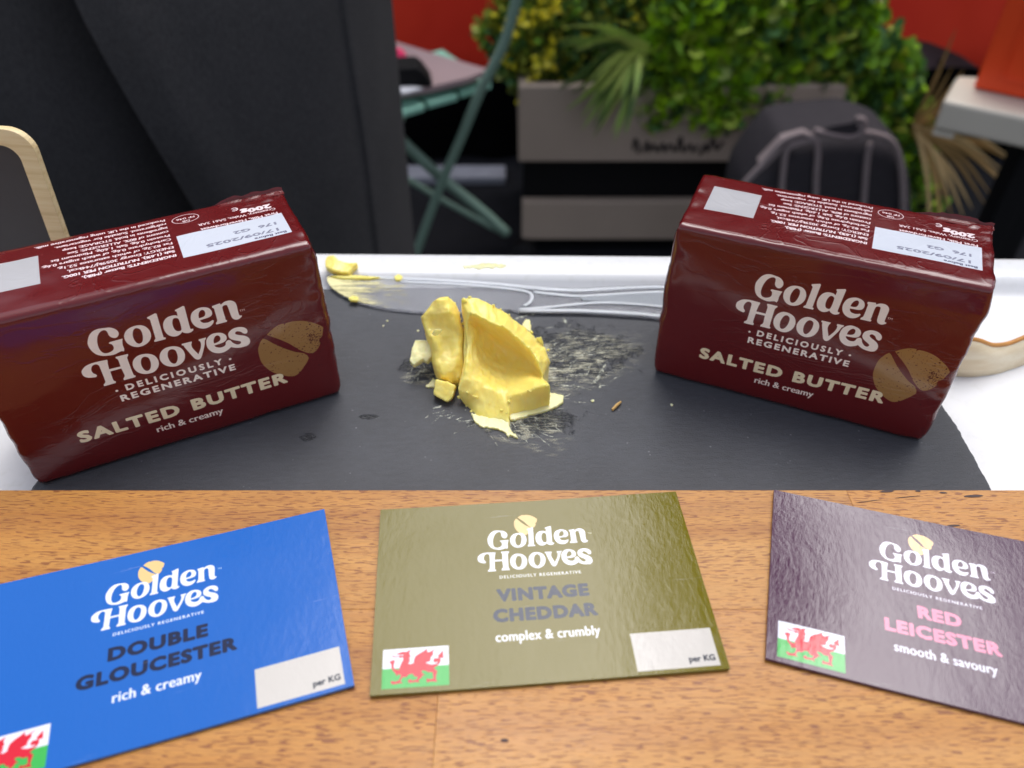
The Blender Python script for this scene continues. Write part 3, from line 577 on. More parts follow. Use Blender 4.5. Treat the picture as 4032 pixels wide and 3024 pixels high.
ROWS = [   # seen points (crop px) with their distance; from the outer rim over the inner hollow to the front face
 ('700,165,.2350 790,132,.2358 910,160,.2360 1060,225,.2350 1190,315,.2340 1200,322,.2340 1340,430,.2320 1465,545,.2290 1565,655,.2260 1622,780,.2210'),
 ('775,300,.2290 830,300,.2285 915,350,.2270 1010,395,.2255 1130,432,.2240 1138,436,.2240 1240,505,.2225 1335,600,.2210 1440,700,.2190 1500,800,.2155'),
 ('765,380,.2300 870,430,.2335 960,500,.2345 1050,550,.2345 1150,600,.2335 1158,604,.2335 1250,660,.2315 1340,740,.2285 1430,820,.2240 1510,900,.2170'),
 ('830,450,.2300 900,560,.2325 980,640,.2330 1070,700,.2325 1160,745,.2315 1168,748,.2315 1250,790,.2295 1340,840,.2260 1430,890,.2215 1525,950,.2150'),
 ('790,600,.2250 880,700,.2265 970,780,.2270 1070,830,.2265 1165,865,.2255 1173,867,.2255 1260,890,.2235 1350,915,.2205 1440,940,.2165 1540,985,.2115'),
 ('755,800,.2170 850,870,.2175 950,930,.2175 1060,975,.2170 1175,1010,.2160 1183,1010,.2155 1280,1010,.2140 1370,1005,.2120 1460,1000,.2095 1562,1010,.2080'),
 ('725,980,.2120 830,1020,.2115 930,1060,.2105 1050,1105,.2095 1165,1145,.2080 1200,1150,.2070 1290,1120,.2068 1380,1092,.2065 1480,1060,.2060 1600,1035,.2060'),
 ('662,1095,.2100 780,1130,.2090 900,1190,.2075 1030,1265,.2050 1180,1335,.2020 1205,1172,.2062 1300,1130,.2060 1400,1104,.2057 1500,1075,.2055 1618,1052,.2055'),
 ('672,1165,.2105 770,1285,.2080 840,1345,.2065 1010,1415,.2030 1190,1470,.1985 1206,1400,.2010 1310,1350,.2025 1420,1325,.2035 1520,1290,.2045 1625,1260,.2060'),
]
ctrl = [[at(*K6(*[float(q) for q in t.split(',')][:2]), y=float(t.split(',')[2])) for t in r.split()] for r in ROWS]
nc = len(ctrl[0])
back = [p + Vector((0, .0035, -.004)) for p in ctrl[0]]; back = [Vector((p.x, p.y, max(p.z - .006, -.0145))) for p in back]
base = [Vector((p.x, p.y - .001, -.0203)) for p in back]
r8 = [tuple(float(q) for q in t.split(',')) for t in ROWS[8].split()]; ctrl[8] = [at(*K6(r8[i][0], r8[i][1] + 14), z=-.0203) if i > 1 else p for i, p in enumerate(ctrl[8])]
under = [Vector((p.x + (.002 if i < 2 else 0), p.y + .004, -.0203)) for i, p in enumerate(ctrl[8])]
allr = [base, back] + ctrl + [under]
def dens(row, n=5): return [Vector(p) for p in crom([tuple(p) for p in row], n)]
rowsd = [dens(r) for r in allr]
sub = [1, 2, 3, 4, 4, 4, 4, 4, 2, 3, 1, 1]
full = []
for i in range(len(rowsd) - 1):
    a, b = rowsd[i], rowsd[i + 1]; pa = rowsd[i - 1] if 3 <= i <= 8 else None; pb = rowsd[i + 2] if 3 <= i <= 7 else None
    n = sub[i]
    for k in range(n):
        t = k / n
        if pa and pb: full.append([.5 * ((2 * p1) + (p2 - p0) * t + (2 * p0 - 5 * p1 + 4 * p2 - p3) * t * t + (-p0 + 3 * p1 - 3 * p2 + p3) * t ** 3) for p0, p1, p2, p3 in zip(pa, a, b, pb)])
        else: full.append([p + (q - p) * t for p, q in zip(a, b)])
full.append(rowsd[-1])
# crumbly rims
for ri, row in enumerate(full):
    for ci, p in enumerate(row):
        s = noise.noise(p * 420) * .0006 + noise.noise(p * 1100) * .0003
        row[ci] = p + Vector((s, -s * .6, s if p.z > -.0195 else 0))
bm = bmesh.new(); G = [[bm.verts.new(p) for p in r] for r in full]
for i in range(len(G)):
    a, b = G[i], G[(i + 1) % len(G)]
    for k in range(len(a) - 1): bm.faces.new((a[k], a[k + 1], b[k + 1], b[k]))
for c, s in ((0, 1), (-1, -1)):
    loop = [r[c] for r in G][::s]; cen = bm.verts.new(sum((v.co for v in loop), Vector()) / len(loop) + Vector((.0006 * s, 0, 0)))
    for k in range(len(loop)): bm.faces.new((loop[k], loop[(k + 1) % len(loop)], cen))
slab = bpart('scooped_piece', bm, BUT, .00042, 1, (.0050, .0003), (.0014, .00008))
# rolled curl on the left
CUR = [(135, 540, 580, .2400), (158, 470, 610, .2398), (200, 392, 640, .2392), (250, 368, 662, .2384), (300, 330, 680, .2375), (350, 290, 692, .2364), (410, 300, 706, .2350), (480, 322, 724, .2334), (560, 350, 728, .2315),
       (640, 378, 722, .2296), (720, 396, 735, .2276), (790, 392, 746, .2258), (860, 408, 744, .2240), (930, 430, 728, .2222), (985, 470, 712, .2206), (1030, 560, 680, .2194), (1058, 630, 662, .2188)]
bm = bmesh.new(); rings = []
for (py, xl, xr, y) in CUR:
    a, b = at(*K6(xl, py), y=y), at(*K6(xr, py), y=y); c = (a + b) / 2; hw = (b.x - a.x) / 2; n = Vector((0, -.62, .78)); th = min(.0062, hw * 1.25) ; ring = []
    for k in range(22):
        t = 6.283 * k / 22; cx, sy = math.cos(t), math.sin(t); q = (abs(cx) ** .8) * (1 if cx > 0 else -1); w_ = (abs(sy) ** .75) * (1 if sy > 0 else -1)
        f = .0012 * noise.noise((k * .35, py * .006, 2.2)) - (.0016 * math.exp(-((t - 2.0) / .35) ** 2 - ((py - 430) / 90) ** 2)) - (.0018 * math.exp(-((t - 1.5) / .4) ** 2 - ((py - 620) / 150) ** 2)) + (.0016 * math.exp(-((t - 1.1) / .3) ** 2 - ((py - 330) / 60) ** 2))
        ring.append(bm.verts.new(c + Vector((hw * q, 0, 0)) + n * (w_ * th * (1 if sy > 0 else 1.2) + (f * 1.7 if sy > 0 else 0))))
    rings.append(ring)
for a, b in zip(rings, rings[1:]):
    for k in range(22): bm.faces.new((a[k], a[(k + 1) % 22], b[(k + 1) % 22], b[k]))
rings_co = [[v.co.copy() for v in r] for r in rings]
bm.faces.new(rings[0][::-1]); bm.faces.new(rings[-1])
curl = bpart('rolled_curl', bm, BUT, .00042, 2, (.0050, .0011), (.0022, .0004))
def chunk(name, pts, y, dz, mat, vox=.0004, sm=1, d=((.002, .0004), (.0008, .0002)), K=K6, parent=butter):
    bm = bmesh.new(); P = [at(*K(a, b), y=y if not isinstance(y, (list, tuple)) else y[i]) for i, (a, b) in enumerate(pts)]; prism(bm, P, dz)
    bmesh.ops.triangulate(bm, faces=bm.faces)
    if parent is butter: return bpart(name, bm, mat, vox, sm, *d)
    o = frombm(name, bm, mat, None, True); remesh(o, vox, sm)
    for s_, a_ in d: displace(o, s_, a_)
    return o
chunk('cut_piece', [(435, 980), (560, 1010), (645, 1050), (612, 1160), (590, 1195), (550, 1218), (480, 1180), (408, 1140)], [.2150, .2135, .2125, .2095, .2088, .2082, .2095, .2110], (0, .004, -.0042), BUT)
chunk('cut_piece', [(735, 460), (840, 450), (830, 560), (790, 640), (760, 760), (735, 900), (722, 700)], [.2310, .2310, .228, .226, .223, .219, .225], (0, .004, -.004), BUT)
chunk('crumb', [(395, 510), (420, 460), (495, 460), (480, 500), (430, 522)], .2262, (0, .001, -.0015), PALE, .0003, 0)
chunk('crumb', [(1480, 545), (1530, 535), (1550, 590), (1555, 650), (1500, 620)], .2275, (0, .001, -.002), BUT, .0003, 0, ((.0012, .0006),))
chunk('crumb', [(702, 160), (740, 150), (770, 190), (790, 260), (740, 250), (702, 205)], .2335, (0, .0015, -.001), BUT, .0003, 0, ((.0012, .0006),))
# pale skirts where it sticks to the slate
def flat(pts, z0, h, name, mat, K=K6, parent=butter, vox=.0003, d=((.0015, .0003),)):
    rj = random.Random(len(pts)); q = []
    for (a0, b0), (a1, b1) in zip(pts, pts[1:] + pts[:1]):
        m_ = max(1, int(math.hypot(a1 - a0, b1 - b0) / 16))
        for k in range(m_): q.append((a0 + (a1 - a0) * k / m_ + rj.gauss(0, 5 if k else 1), b0 + (b1 - b0) * k / m_ + rj.gauss(0, 5 if k else 1)))
    pts = q; bm = bmesh.new(); P = [at(*K(a, b), z=z0 + h) for a, b in pts]; prism(bm, P, (0, .0003, -h - .0002)); bmesh.ops.triangulate(bm, faces=bm.faces)
    if parent is butter: return bpart(name, bm, mat, vox, 1, *d)
    o = frombm(name, bm, mat, None, True); remesh(o, vox, 1)
    for s_, a_ in d: displace(o, s_, a_)
    return o
flat([(800, 1330), (1000, 1380), (1190, 1400), (1196, 1460), (1235, 1530), (1295, 1592), (1250, 1580), (1205, 1548), (1190, 1590), (1165, 1535), (1090, 1500), (980, 1480), (900, 1466), (830, 1400)], -.0202, .0010, 'smeared_foot', PALE)
flat([(1600, 1110), (1690, 1130), (1765, 1150), (1755, 1215), (1710, 1248), (1600, 1300), (1430, 1340), (1300, 1380), (1205, 1400), (1200, 1330), (1500, 1260)], -.0202, .0015, 'smeared_foot', PALE)
flat([(330, 1050), (380, 1010), (410, 960), (440, 1000), (440, 1060), (380, 1058)], -.0202, .001, 'smeared_foot', PALE)
# crumbly bits along the torn rims
rr2 = random.Random(9); bm = bmesh.new()
edge = []
for row, cs in ((0, range(0, 10)), (1, range(0, 9)), (7, range(0, 10)), (8, range(0, 5))):
    for c in cs:
        if c + 1 < nc:
            for _ in range(3): edge.append(ctrl[row][c].lerp(ctrl[row][c + 1], rr2.random()))
for r0 in rings_co: edge += [r0[0], r0[11]]
for p in edge:
    s = rr2.choice((.00022, .0003, .0003, .0005, .0008)); g = bmesh.ops.create_icosphere(bm, subdivisions=1, radius=s); o_ = Vector((rr2.gauss(0, .0003), rr2.gauss(0, .0003), rr2.gauss(.0001, .0002)))
    for v in g['verts']: v.co = p + o_ + v.co * rr2.uniform(.6, 1.3)
bpart('ragged_edge', bm, BUT, .00028, 0, (.0008, .0003))['kind'] = 'stuff'
# loose pieces
def top(o, label, cat='butter scrap', group=None): return tag(o, label, cat, group)
o = chunk('butter_flake', [(220, 575), (355, 575), (400, 640), (402, 735), (345, 800), (300, 768), (205, 835), (160, 790), (180, 700)], [.2318, .2318, .229, .2262, .2245, .225, .2228, .2235, .2270], (0, .002, -.0034), PALE, parent=None, d=((.003, .0007), (.001, .0003)))
top(o, 'pale flat flake of butter at the left foot of the yellow lump')
o = flat([(1345, 390), (1370, 355), (1410, 360), (1430, 420), (1425, 490), (1390, 470), (1330, 420)], -.0202, .003, 'butter_flake', PALE, parent=None); top(o, 'small pale butter scrap on the slate just behind the scooped lump')
K5 = lambda a, b: ((1260 + .6329 * a) / 1.8228, (960 + .6329 * b) / 1.8228)
o = chunk('butter_dab', [(30, 100), (45, 75), (85, 70), (110, 95), (150, 112), (195, 118), (235, 115), (200, 150), (180, 182), (130, 178), (70, 160), (32, 140)], [.2960, .298, .298, .296, .295, .294, .294, .2915, .289, .289, .290, .2925], (0, .002, -.004), BUT, vox=.0004, sm=2, K=K5, parent=None)
top(o, 'blob of butter sitting on the tray rim beside the knife tip')
o = flat([(870, 140), (1000, 122), (1090, 118), (1165, 132), (1150, 146), (1040, 150), (900, 156)], -.0182, .0005, 'butter_smudge', PALE, K=K5, parent=None); top(o, 'faint butter smudge on the white rim of the tray')

# white streaks left on the slate
FILM = M('butter_film', (206, 208, 190), .3); v = FILM.coord(); tr = FILM.n('BsdfTransparent'); mx = FILM.n('MixShader'); FILM.l(FILM.ramp(FILM.noise(v, 600, 3, .6), [(.42, (.1,)), (.66, (.75,))]), mx.inputs[0])
FILM.l(tr.outputs[0], mx.inputs[1]); FILM.l(FILM.b.outputs[0], mx.inputs[2]); FILM.l(mx.outputs[0], FILM.t.nodes['Material Output'].inputs[0]); FILM = FILM.m
r5 = random.Random(11); bm = bmesh.new()
K2 = lambda a, b: ((1200 + .6781 * a) / 1.8228, (950 + .6781 * b) / 1.8228)
def streak(px, py, ln, wd, ang, hgt=.00025, K=K2):
    c = at(*K(px, py), z=-.02); u = Vector((math.cos(ang), math.sin(ang), 0)); v_ = Vector((-u.y, u.x, 0)); n = 7; L_, R_, T_ = [], [], []
    for k in range(n + 1):
        t = k / n * 2 - 1; w_ = wd * (1 - t * t) ** .6 * r5.uniform(.5, 1.3); q = c + u * (ln * t) + v_ * (ln * .12 * math.sin(t * 2 + px)); L_.append(bm.verts.new(q + v_ * w_ - Vector((0, 0, .0001)))); R_.append(bm.verts.new(q - v_ * w_ - Vector((0, 0, .0001)))); T_.append(bm.verts.new(q + Vector((0, 0, hgt * r5.uniform(.6, 1.2)))))
    for k in range(n): bm.faces.new((L_[k], T_[k], T_[k + 1], L_[k + 1])); bm.faces.new((T_[k], R_[k], R_[k + 1], T_[k + 1]))
for px, py, ln, wd, ang in ((1715, 765, .0075, .0011, .95), (1580, 778, .0028, .0012, .1), (1690, 562, .0022, .0009, .8), (1720, 645, .0025, .0005, .5), (1450, 660, .002, .0009, .9), (1600, 660, .005, .0006, .5), (1480, 745, .006, .0007, -.1), (1560, 850, .007, .0005, -.15),
                            (1510, 460, .0026, .001, 1.9), (1270, 440, .005, .0008, .3), (1440, 800, .004, .0005, 0), (1715, 840, .0018, .0006, 1.2), (735, 820, .003, .0012, .9), (770, 965, .0018, .0006, .6), (800, 990, .001, .0004, .9), (1275, 1080, .003, .0006, -1.0), (1310, 1010, .004, .0007, -.5), (1250, 1130, .0032, .0003, -.9), (1230, 1120, .0036, .0003, -.8)):
    streak(px, py, ln, wd, ang, .0005)
for k in range(190):
    s = r5.random()
    if s < .55: px, py, a = r5.gauss(1560, 120), r5.gauss(700, 110), r5.gauss(.45, .35)
    elif s < .85: px, py, a = r5.gauss(1280, 110), r5.gauss(1060, 55), r5.gauss(-.9, .3)
    elif s < .93: px, py, a = r5.gauss(860, 70), r5.gauss(1040, 30), r5.gauss(.4, .4)
    else: px, py, a = r5.gauss(660, 35), r5.gauss(760, 30), r5.gauss(1.0, .3)
    streak(px, py, r5.uniform(.0006, .0036), r5.uniform(.0001, .00045), a, .00016)
o = frombm('butter_streaks', bm, FILM, None, True, label='thin whitish butter streaks smeared over the slate around the lump', cat='butter smear', kind='stuff')
# broad greasy film, combed by the knife edge
def film(name_, rot, seed, thr=(.5, .7)):
    m = M(name_, (206, 203, 178), .3); tr = m.n('BsdfTransparent'); mx = m.n('MixShader'); at_ = m.n('Attribute'); at_.attribute_name = 'edge'
    q = m.n('Mapping'); q.inputs['Rotation'].default_value = (0, 0, rot); q.inputs['Scale'].default_value = (140, 1100, 1); q.inputs['Location'].default_value = (seed, seed, 0); m.l(m.n('TexCoord').outputs['Object'], q.inputs[0])
    q2 = m.n('Mapping'); q2.inputs['Rotation'].default_value = (0, 0, rot * .6); q2.inputs['Scale'].default_value = (170, 260, 1); q2.inputs['Location'].default_value = (seed, 0, 0); m.l(m.n('TexCoord').outputs['Object'], q2.inputs[0])
    n1 = m.noise(q.outputs[0], 1, 4, .6, .5); n2 = m.noise(q2.outputs[0], 1, 4, .6); a = m.math('ADD', m.math('MULTIPLY', n1, .55), m.math('MULTIPLY', n2, .6))
    al = m.math('MULTIPLY', m.ramp(a, [(thr[0], (0,)), (thr[1], (.68,))]), at_.outputs['Fac']); m.l(al, mx.inputs[0]); m.l(tr.outputs[0], mx.inputs[1]); m.l(m.b.outputs[0], mx.inputs[2]); m.l(mx.outputs[0], m.t.nodes['Material Output'].inputs[0])
    m.bump(n1, .8, .0006); return m.m
def smear(cx_, cy_, rx, ry, rot, mat, label):
    c = at(*K2(cx_, cy_), z=-.0197); V = [c]; F = []; E = [1.0]; n, rg = 40, 6
    for r in range(1, rg + 1):
        for k in range(n):
            a = 6.283 * k / n; f = r / rg * (1 + .22 * noise.noise((math.cos(a) * 1.6, math.sin(a) * 1.6, cx_))); x, y = rx * f * math.cos(a), ry * f * math.sin(a)
            V.append(c + Vector((x * math.cos(rot) - y * math.sin(rot), x * math.sin(rot) + y * math.cos(rot), 0))); E.append(1 - (r / rg) ** 2.2)
    for k in range(n): F.append((0, 1 + k, 1 + (k + 1) % n))
    for r in range(rg - 1):
        for k in range(n): F.append((1 + r * n + k, 1 + (r + 1) * n + k, 1 + (r + 1) * n + (k + 1) % n, 1 + r * n + (k + 1) % n))
    o = mesh('greasy_smear', V, F, mat, smooth=True, label=label, cat='butter smear'); at2 = o.data.attributes.new('edge', 'FLOAT', 'POINT'); at2.data.foreach_set('value', E); return o
smear(1560, 690, .031, .020, R(20), film('film_right', R(-30), 3, (.56, .70)), 'broad greasy white smear on the slate to the right of the butter lump')
smear(1280, 1080, .022, .0105, R(-28), film('film_front', R(50), 9, (.57, .71)), 'greasy smear on the slate in front of the butter lump')
smear(680, 775, .009, .006, R(10), film('film_left', R(-62), 5, (.57, .70)), 'small greasy smear on the slate below the flat pale flake')
# crumbs on the slate, each one a thing
r6 = random.Random(4)
CR = [(480, 462, .0005, 'tiny butter crumb on the bare slate between left pack and lump'), (457, 491, .0004, 'tiny butter crumb just below another on the slate left of the lump'), (657, 520, .0005, 'pale crumb on the slate behind the flat butter flake'), (1671, 927, .0007, 'pale crumb on the slate left of the wooden splinter'),
      (2131, 950, .0006, 'pale crumb on the slate near the right pack'), (1245, 690, .0004, 'small crumb among the butter streaks'), (2118, 1157, .0004, 'minute crumb on the slate in front of the right pack'), (1040, 1206, .0004, 'minute crumb on the front of the slate')]
for px, py, s, lb in CR[:5]:
    p = at(*K2(px, py), z=-.0198); bm = bmesh.new(); bmesh.ops.create_icosphere(bm, subdivisions=2, radius=s)
    for v in bm.verts: v.co *= 1 + .45 * noise.noise(v.co * 1500 + Vector((px, 0, 0))); v.co.z *= .6
    o = frombm('crumb', bm, PALE, None, True, label=lb, cat='crumb', group='butter crumbs on the slate'); o.location = p
spl = M('straw', (204, 164, 96), .6).m
bm = bmesh.new(); a, b = at(*K2(1786, 978), z=-.0194), at(*K2(1835, 932), z=-.0192); add_tube(bm, [a, (a + b) / 2 + Vector((0, 0, .0003)), b], [.00055, .0006, .0004], 6)
frombm('splinter', bm, spl, None, label='short straw-coloured wooden splinter on the slate', cat='splinter')

# ---------------------------------------------------------------- clear plastic knife
PL = M('clear_plastic', (244, 245, 250), .14, Transmission_Weight=.82, IOR=1.4); v = PL.coord()
PL.rough(PL.ramp(PL.noise(v, 60, 3), [(.4, (.1,)), (.7, (.2,))])); PLm = PL.m
PF = M('milky_plastic', (240, 243, 247), .32, Transmission_Weight=.45, IOR=1.3); PF.bump(PF.noise(PF.coord(), 300, 2), .2, .0004); PFm = PF.m
PT = M('textured_plastic', (214, 220, 226), .45, Transmission_Weight=.6, IOR=1.42); PT.bump(PT.noise(PT.coord(), 1100, 3, .7), .9, .0008); PTm = PT.m
knife = empty('plastic_knife', at(*K5(1100, 320), z=-.019), label='clear disposable plastic knife lying behind the butter, its blade tip smeared', cat='knife')
kinv = Matrix.Translation(-knife.location)
UP = [(36, 198), (60, 190), (180, 190), (400, 205), (620, 212), (850, 224), (1080, 240), (1300, 262), (1450, 272), (1600, 277), (1750, 270), (1900, 262), (2130, 255), (2500, 262), (2900, 300)]
LO = [(36, 210), (60, 262), (110, 298), (160, 325), (220, 352), (300, 376), (400, 394), (500, 408), (600, 416), (700, 421), (800, 424), (900, 424), (1000, 420), (1100, 410), (1180, 402), (1240, 418), (1640, 424), (2000, 448), (2100, 458), (2500, 480), (2900, 500)]
U = [at(*K5(*p), z=-.0185) for p in UP]; Lw = []
for i, (a, b) in enumerate(zip(LO, LO[1:])):
    n = max(1, int(abs(b[0] - a[0]) / 11)) if a[0] < 1180 else 1
    for k in range(n):
        t = k / n; q = (a[0] + (b[0] - a[0]) * t, a[1] + (b[1] - a[1]) * t); Lw.append(at(*K5(q[0], q[1] + (5 if k % 2 and n > 1 and a[0] > 60 else 0)), z=-.0185))
Lw.append(at(*K5(*LO[-1]), z=-.0185))
def kpart(name, bm, mat, smooth=False): o = frombm(name, bm, mat, knife, smooth); o.matrix_parent_inverse = kinv; return o
bm = bmesh.new(); prism(bm, U + Lw[::-1], (0, 0, -.0011)); bmesh.ops.triangulate(bm, faces=[f for f in bm.faces if len(f.verts) > 4]); kpart('blade', bm, PLm)
def rim(pts, r, name='rib', z=-.0181, mat=PFm):
    bm = bmesh.new(); P = [Vector(p) for p in crom([tuple(at(*K5(*q), z=z)) for q in pts], 6)]; add_tube(bm, P, r * 1.15, 10)
    for v in bm.verts: v.co.z = z + (v.co.z - z) * .45
    kpart(name, bm, mat, True)
rim([(300, 208), (620, 222), (850, 234), (1080, 250), (1300, 272), (1450, 284), (1600, 290), (1750, 284), (1900, 276), (2130, 270), (2500, 280), (2880, 312)], .0010, z=-.0184)
rim([(500, 235), (850, 252), (1080, 270), (1250, 290), (1310, 310), (1318, 340), (1300, 368), (1270, 385)], .0007)
rim([(1240, 408), (1400, 396), (1640, 372), (1800, 366), (2000, 378), (2150, 392), (2500, 420)], .0007)
rim([(1240, 416), (1640, 418), (2000, 438), (2100, 448), (2500, 470), (2880, 492)], .0010, z=-.0184)
rim([(1330, 300), (1500, 318), (1620, 326), (1800, 316), (2130, 300), (2500, 310)], .0007)
bm = bmesh.new(); prism(bm, [at(*K5(*q), z=-.0180) for q in ((1620, 335), (1800, 322), (2130, 306), (2500, 316), (2500, 412), (2150, 386), (1980, 372), (1800, 358), (1640, 352))], (0, 0, -.0006)); kpart('grip_panel', bm, PTm)
FB = M('film_on_blade', (240, 232, 176), .3); sx_ = FB.n('SeparateXYZ'); FB.l(FB.n('TexCoord').outputs['Object'], sx_.inputs[0]); mr_ = FB.n('MapRange'); FB.l(sx_.outputs[0], mr_.inputs[0]); mr_.inputs['From Min'].default_value = at(*K5(60, 280), z=-.018).x; mr_.inputs['From Max'].default_value = at(*K5(560, 280), z=-.018).x; mr_.inputs['To Min'].default_value = .16; mr_.inputs['To Max'].default_value = -.28; FBX = mr_.outputs[0]; v = FB.coord((1, 1, 1), (0, 0, R(8))); tr = FB.n('BsdfTransparent'); mx = FB.n('MixShader')
FB.l(FB.ramp(FB.math('ADD', FB.math('MULTIPLY', FBX, .9), FB.math('ADD', FB.noise(FB.coord((60, 420, 1), (0, 0, R(8))), 1, 4, .6), FB.math('MULTIPLY', FB.noise(v, 220, 3), .3))), [(.5, (0,)), (.62, (.3,)), (.85, (.92,))]), mx.inputs[0]); FB.l(tr.outputs[0], mx.inputs[1]); FB.l(FB.b.outputs[0], mx.inputs[2]); FB.l(mx.outputs[0], FB.t.nodes['Material Output'].inputs[0])
FB.bump(FB.noise(FB.coord((60, 420, 1), (0, 0, R(8))), 1, 4), .7, .0008)
def blob(pts, z, name, mat, parent, K=K5, h=.0003):
    bm = bmesh.new(); P = [Vector(p) for p in crom([tuple(at(*K(*q), z=z)) for q in pts + pts[:1]], 4)][:-1]; prism(bm, P, (0, 0, -h)); bmesh.ops.triangulate(bm, faces=[f for f in bm.faces if len(f.verts) > 4]); o = frombm(name, bm, mat, parent); return o
o = blob([(45, 200), (180, 193), (400, 206), (520, 222), (440, 246), (330, 262), (300, 300), (380, 330), (540, 355), (560, 380), (430, 392), (300, 372), (190, 340), (90, 285), (48, 235)], -.0181, 'butter_film', FB.m, knife); o.matrix_parent_inverse = kinv
for pts in ([(175, 335), (205, 318), (240, 330), (235, 352), (190, 350)], [(460, 200), (490, 186), (515, 200), (500, 222), (470, 222)], [(60, 196), (200, 192), (380, 204), (300, 214), (120, 210)]):
    bm = bmesh.new(); prism(bm, [at(*K5(*q), z=-.0172) for q in pts], (0, 0, -.0012)); bmesh.ops.triangulate(bm, faces=bm.faces); o = kpart('butter_bit', bm, BUT, True); remesh(o, .0003, 1); displace(o, .0012, .0004)

# ---------------------------------------------------------------- bent wooden spreader at the right
PW = M('pale_wood', (236, 218, 184), .55); v = PW.coord((14, 220, 220)); PW.col(PW.ramp(PW.noise(v, 1, 4, .6), [(.3, lin((224, 202, 162))), (.7, lin((246, 234, 206)))])); PW.bump(PW.noise(v, 2, 3), .15, .0004); PWm = PW.m
PE = simple('lit_edge_brown', (196, 134, 60), .5, 300)  # brown that colours in the lit chamfer along the top edge
K1 = lambda a, b: ((3500 + .6025 * a) / 1.8228, (950 + .6025 * b) / 1.8228)
lowp = [at(*K1(a, b), z=-.0249) for a, b in ((400, 872), (450, 884), (560, 887), (700, 868), (800, 838), (883, 808), (1000, 760), (1120, 730), (1250, 720))]
upp = [(400, 610), (470, 640), (590, 662), (680, 692), (780, 684), (883, 645), (1000, 590), (1120, 550), (1250, 530)]
upp = [at(*K1(a, b), y=q.y + .0012) for (a, b), q in zip(upp, lowp)]
lo_, up_ = [Vector(p) for p in crom([tuple(p) for p in lowp], 6)], [Vector(p) for p in crom([tuple(p) for p in upp], 6)]
wood = empty('wooden_spreader', lo_[12], label='curved pale wooden spreader with its lit top edge coloured brown, on the tray behind the right pack', cat='wooden utensil'); winv = Matrix.Translation(-wood.location)
bm = bmesh.new(); n = len(lo_); G = []
for a, b in zip(lo_, up_):
    G.append([bm.verts.new(p) for p in (a, a + (b - a) * .33 + Vector((0, -.0008, 0)), a + (b - a) * .66 + Vector((0, -.0008, 0)), b, b + Vector((.0003, .0022, 0)), a + (b - a) * .5 + Vector((.0003, .0034, 0)), a + Vector((.0003, .0022, 0)))])
for a, b in zip(G, G[1:]):
    for k in range(7): bm.faces.new((a[k], a[(k + 1) % 7], b[(k + 1) % 7], b[k]))
bm.faces.new(G[0][::-1]); bm.faces.new(G[-1])
o = frombm('body', bm, PWm, wood, True); o.matrix_parent_inverse = winv
bm = bmesh.new(); add_tube(bm, [p + Vector((.0001, .0010, .0003)) for p in up_], .0009, 8); o = frombm('lit_chamfer_rim', bm, PE, wood, True); o.matrix_parent_inverse = winv

# ---------------------------------------------------------------- little blackboard sign at the left
SF = M('birch_ply', (226, 200, 148), .55); v = SF.coord((260, 18, 30)); SF.col(SF.ramp(SF.noise(SF.coord((30, 200, 420)), 1, 5, .6), [(.25, lin((206, 174, 118))), (.5, lin((230, 204, 154))), (.8, lin((240, 220, 176)))])); SF.bump(SF.noise(SF.coord((30, 200, 420)), 2, 3), .2, .0003); SFm = SF.m
CBm = simple('chalkboard_paint', (48, 46, 48), .55, 40, .2, .2)
SY = .2560
ps = [at(16, 282, y=SY), at(38, 286, y=SY), at(56, 300, y=SY), at(60, 325, y=SY)]
tr_ = at(59, 310, y=SY); br_ = at(127, 500, y=SY)
dirv = (br_ - tr_).normalized()
sw, sh_ = .074, .100; rad = .0080; th = .0060
def srr(w_, h_, r_, n=8):     # rounded rectangle, origin at its top right, growing left and down
    pts = []
    for cx, cz, a0 in ((-r_, -r_, 0), (-w_ + r_, -r_, 90), (-w_ + r_, -h_ + r_, 180), (-r_, -h_ + r_, 270)):
        for k in range(n + 1): a = R(a0 + 90 * k / n); pts.append((cx + r_ * math.cos(a), cz + r_ * math.sin(a)))
    return pts
sgn = empty('blackboard_sign', (0, 0, 0), label='small upright blackboard in a pale rounded wooden frame, cut off by the left edge', cat='sign')
outer = srr(sw, sh_, rad); inner = [(x - th, z - th) for x, z in srr(sw - 2 * th, sh_ - 2 * th, rad - .0025)]
bm = bmesh.new(); n = len(outer)
fo, fi = [bm.verts.new((x, 0, z)) for x, z in outer], [bm.verts.new((x, 0, z)) for x, z in inner]; bo, bi = [bm.verts.new((x, .003, z)) for x, z in outer], [bm.verts.new((x, .003, z)) for x, z in inner]
for a, b in ((fo, fi), (fi, bi), (bi, bo), (bo, fo)):
    for k in range(n): j = (k + 1) % n; bm.faces.new((a[k], a[j], b[j], b[k]))
fr = frombm('frame', bm, SFm, sgn); bv = fr.modifiers.new('b', 'BEVEL'); bv.width = .0003; bv.segments = 2; bv.limit_method = 'ANGLE'
bm = bmesh.new(); prism(bm, [Vector((x, .0009, z)) for x, z in inner], (0, .0012, 0)); frombm('blackboard_panel', bm, CBm, sgn)
bm = bmesh.new(); add_box(bm, (-sw * .8, -.012, -sh_ + .001), (-sw * .2, -.0002, -sh_ + .006), .0005); frombm('foot', bm, SFm, sgn)
corner = at(57, 283, y=SY); lean = math.atan2(dirv.x, -dirv.z)
sgn.location = Vector((corner.x + .0005, SY, corner.z)); sgn.rotation_euler = (0, -lean, 0)
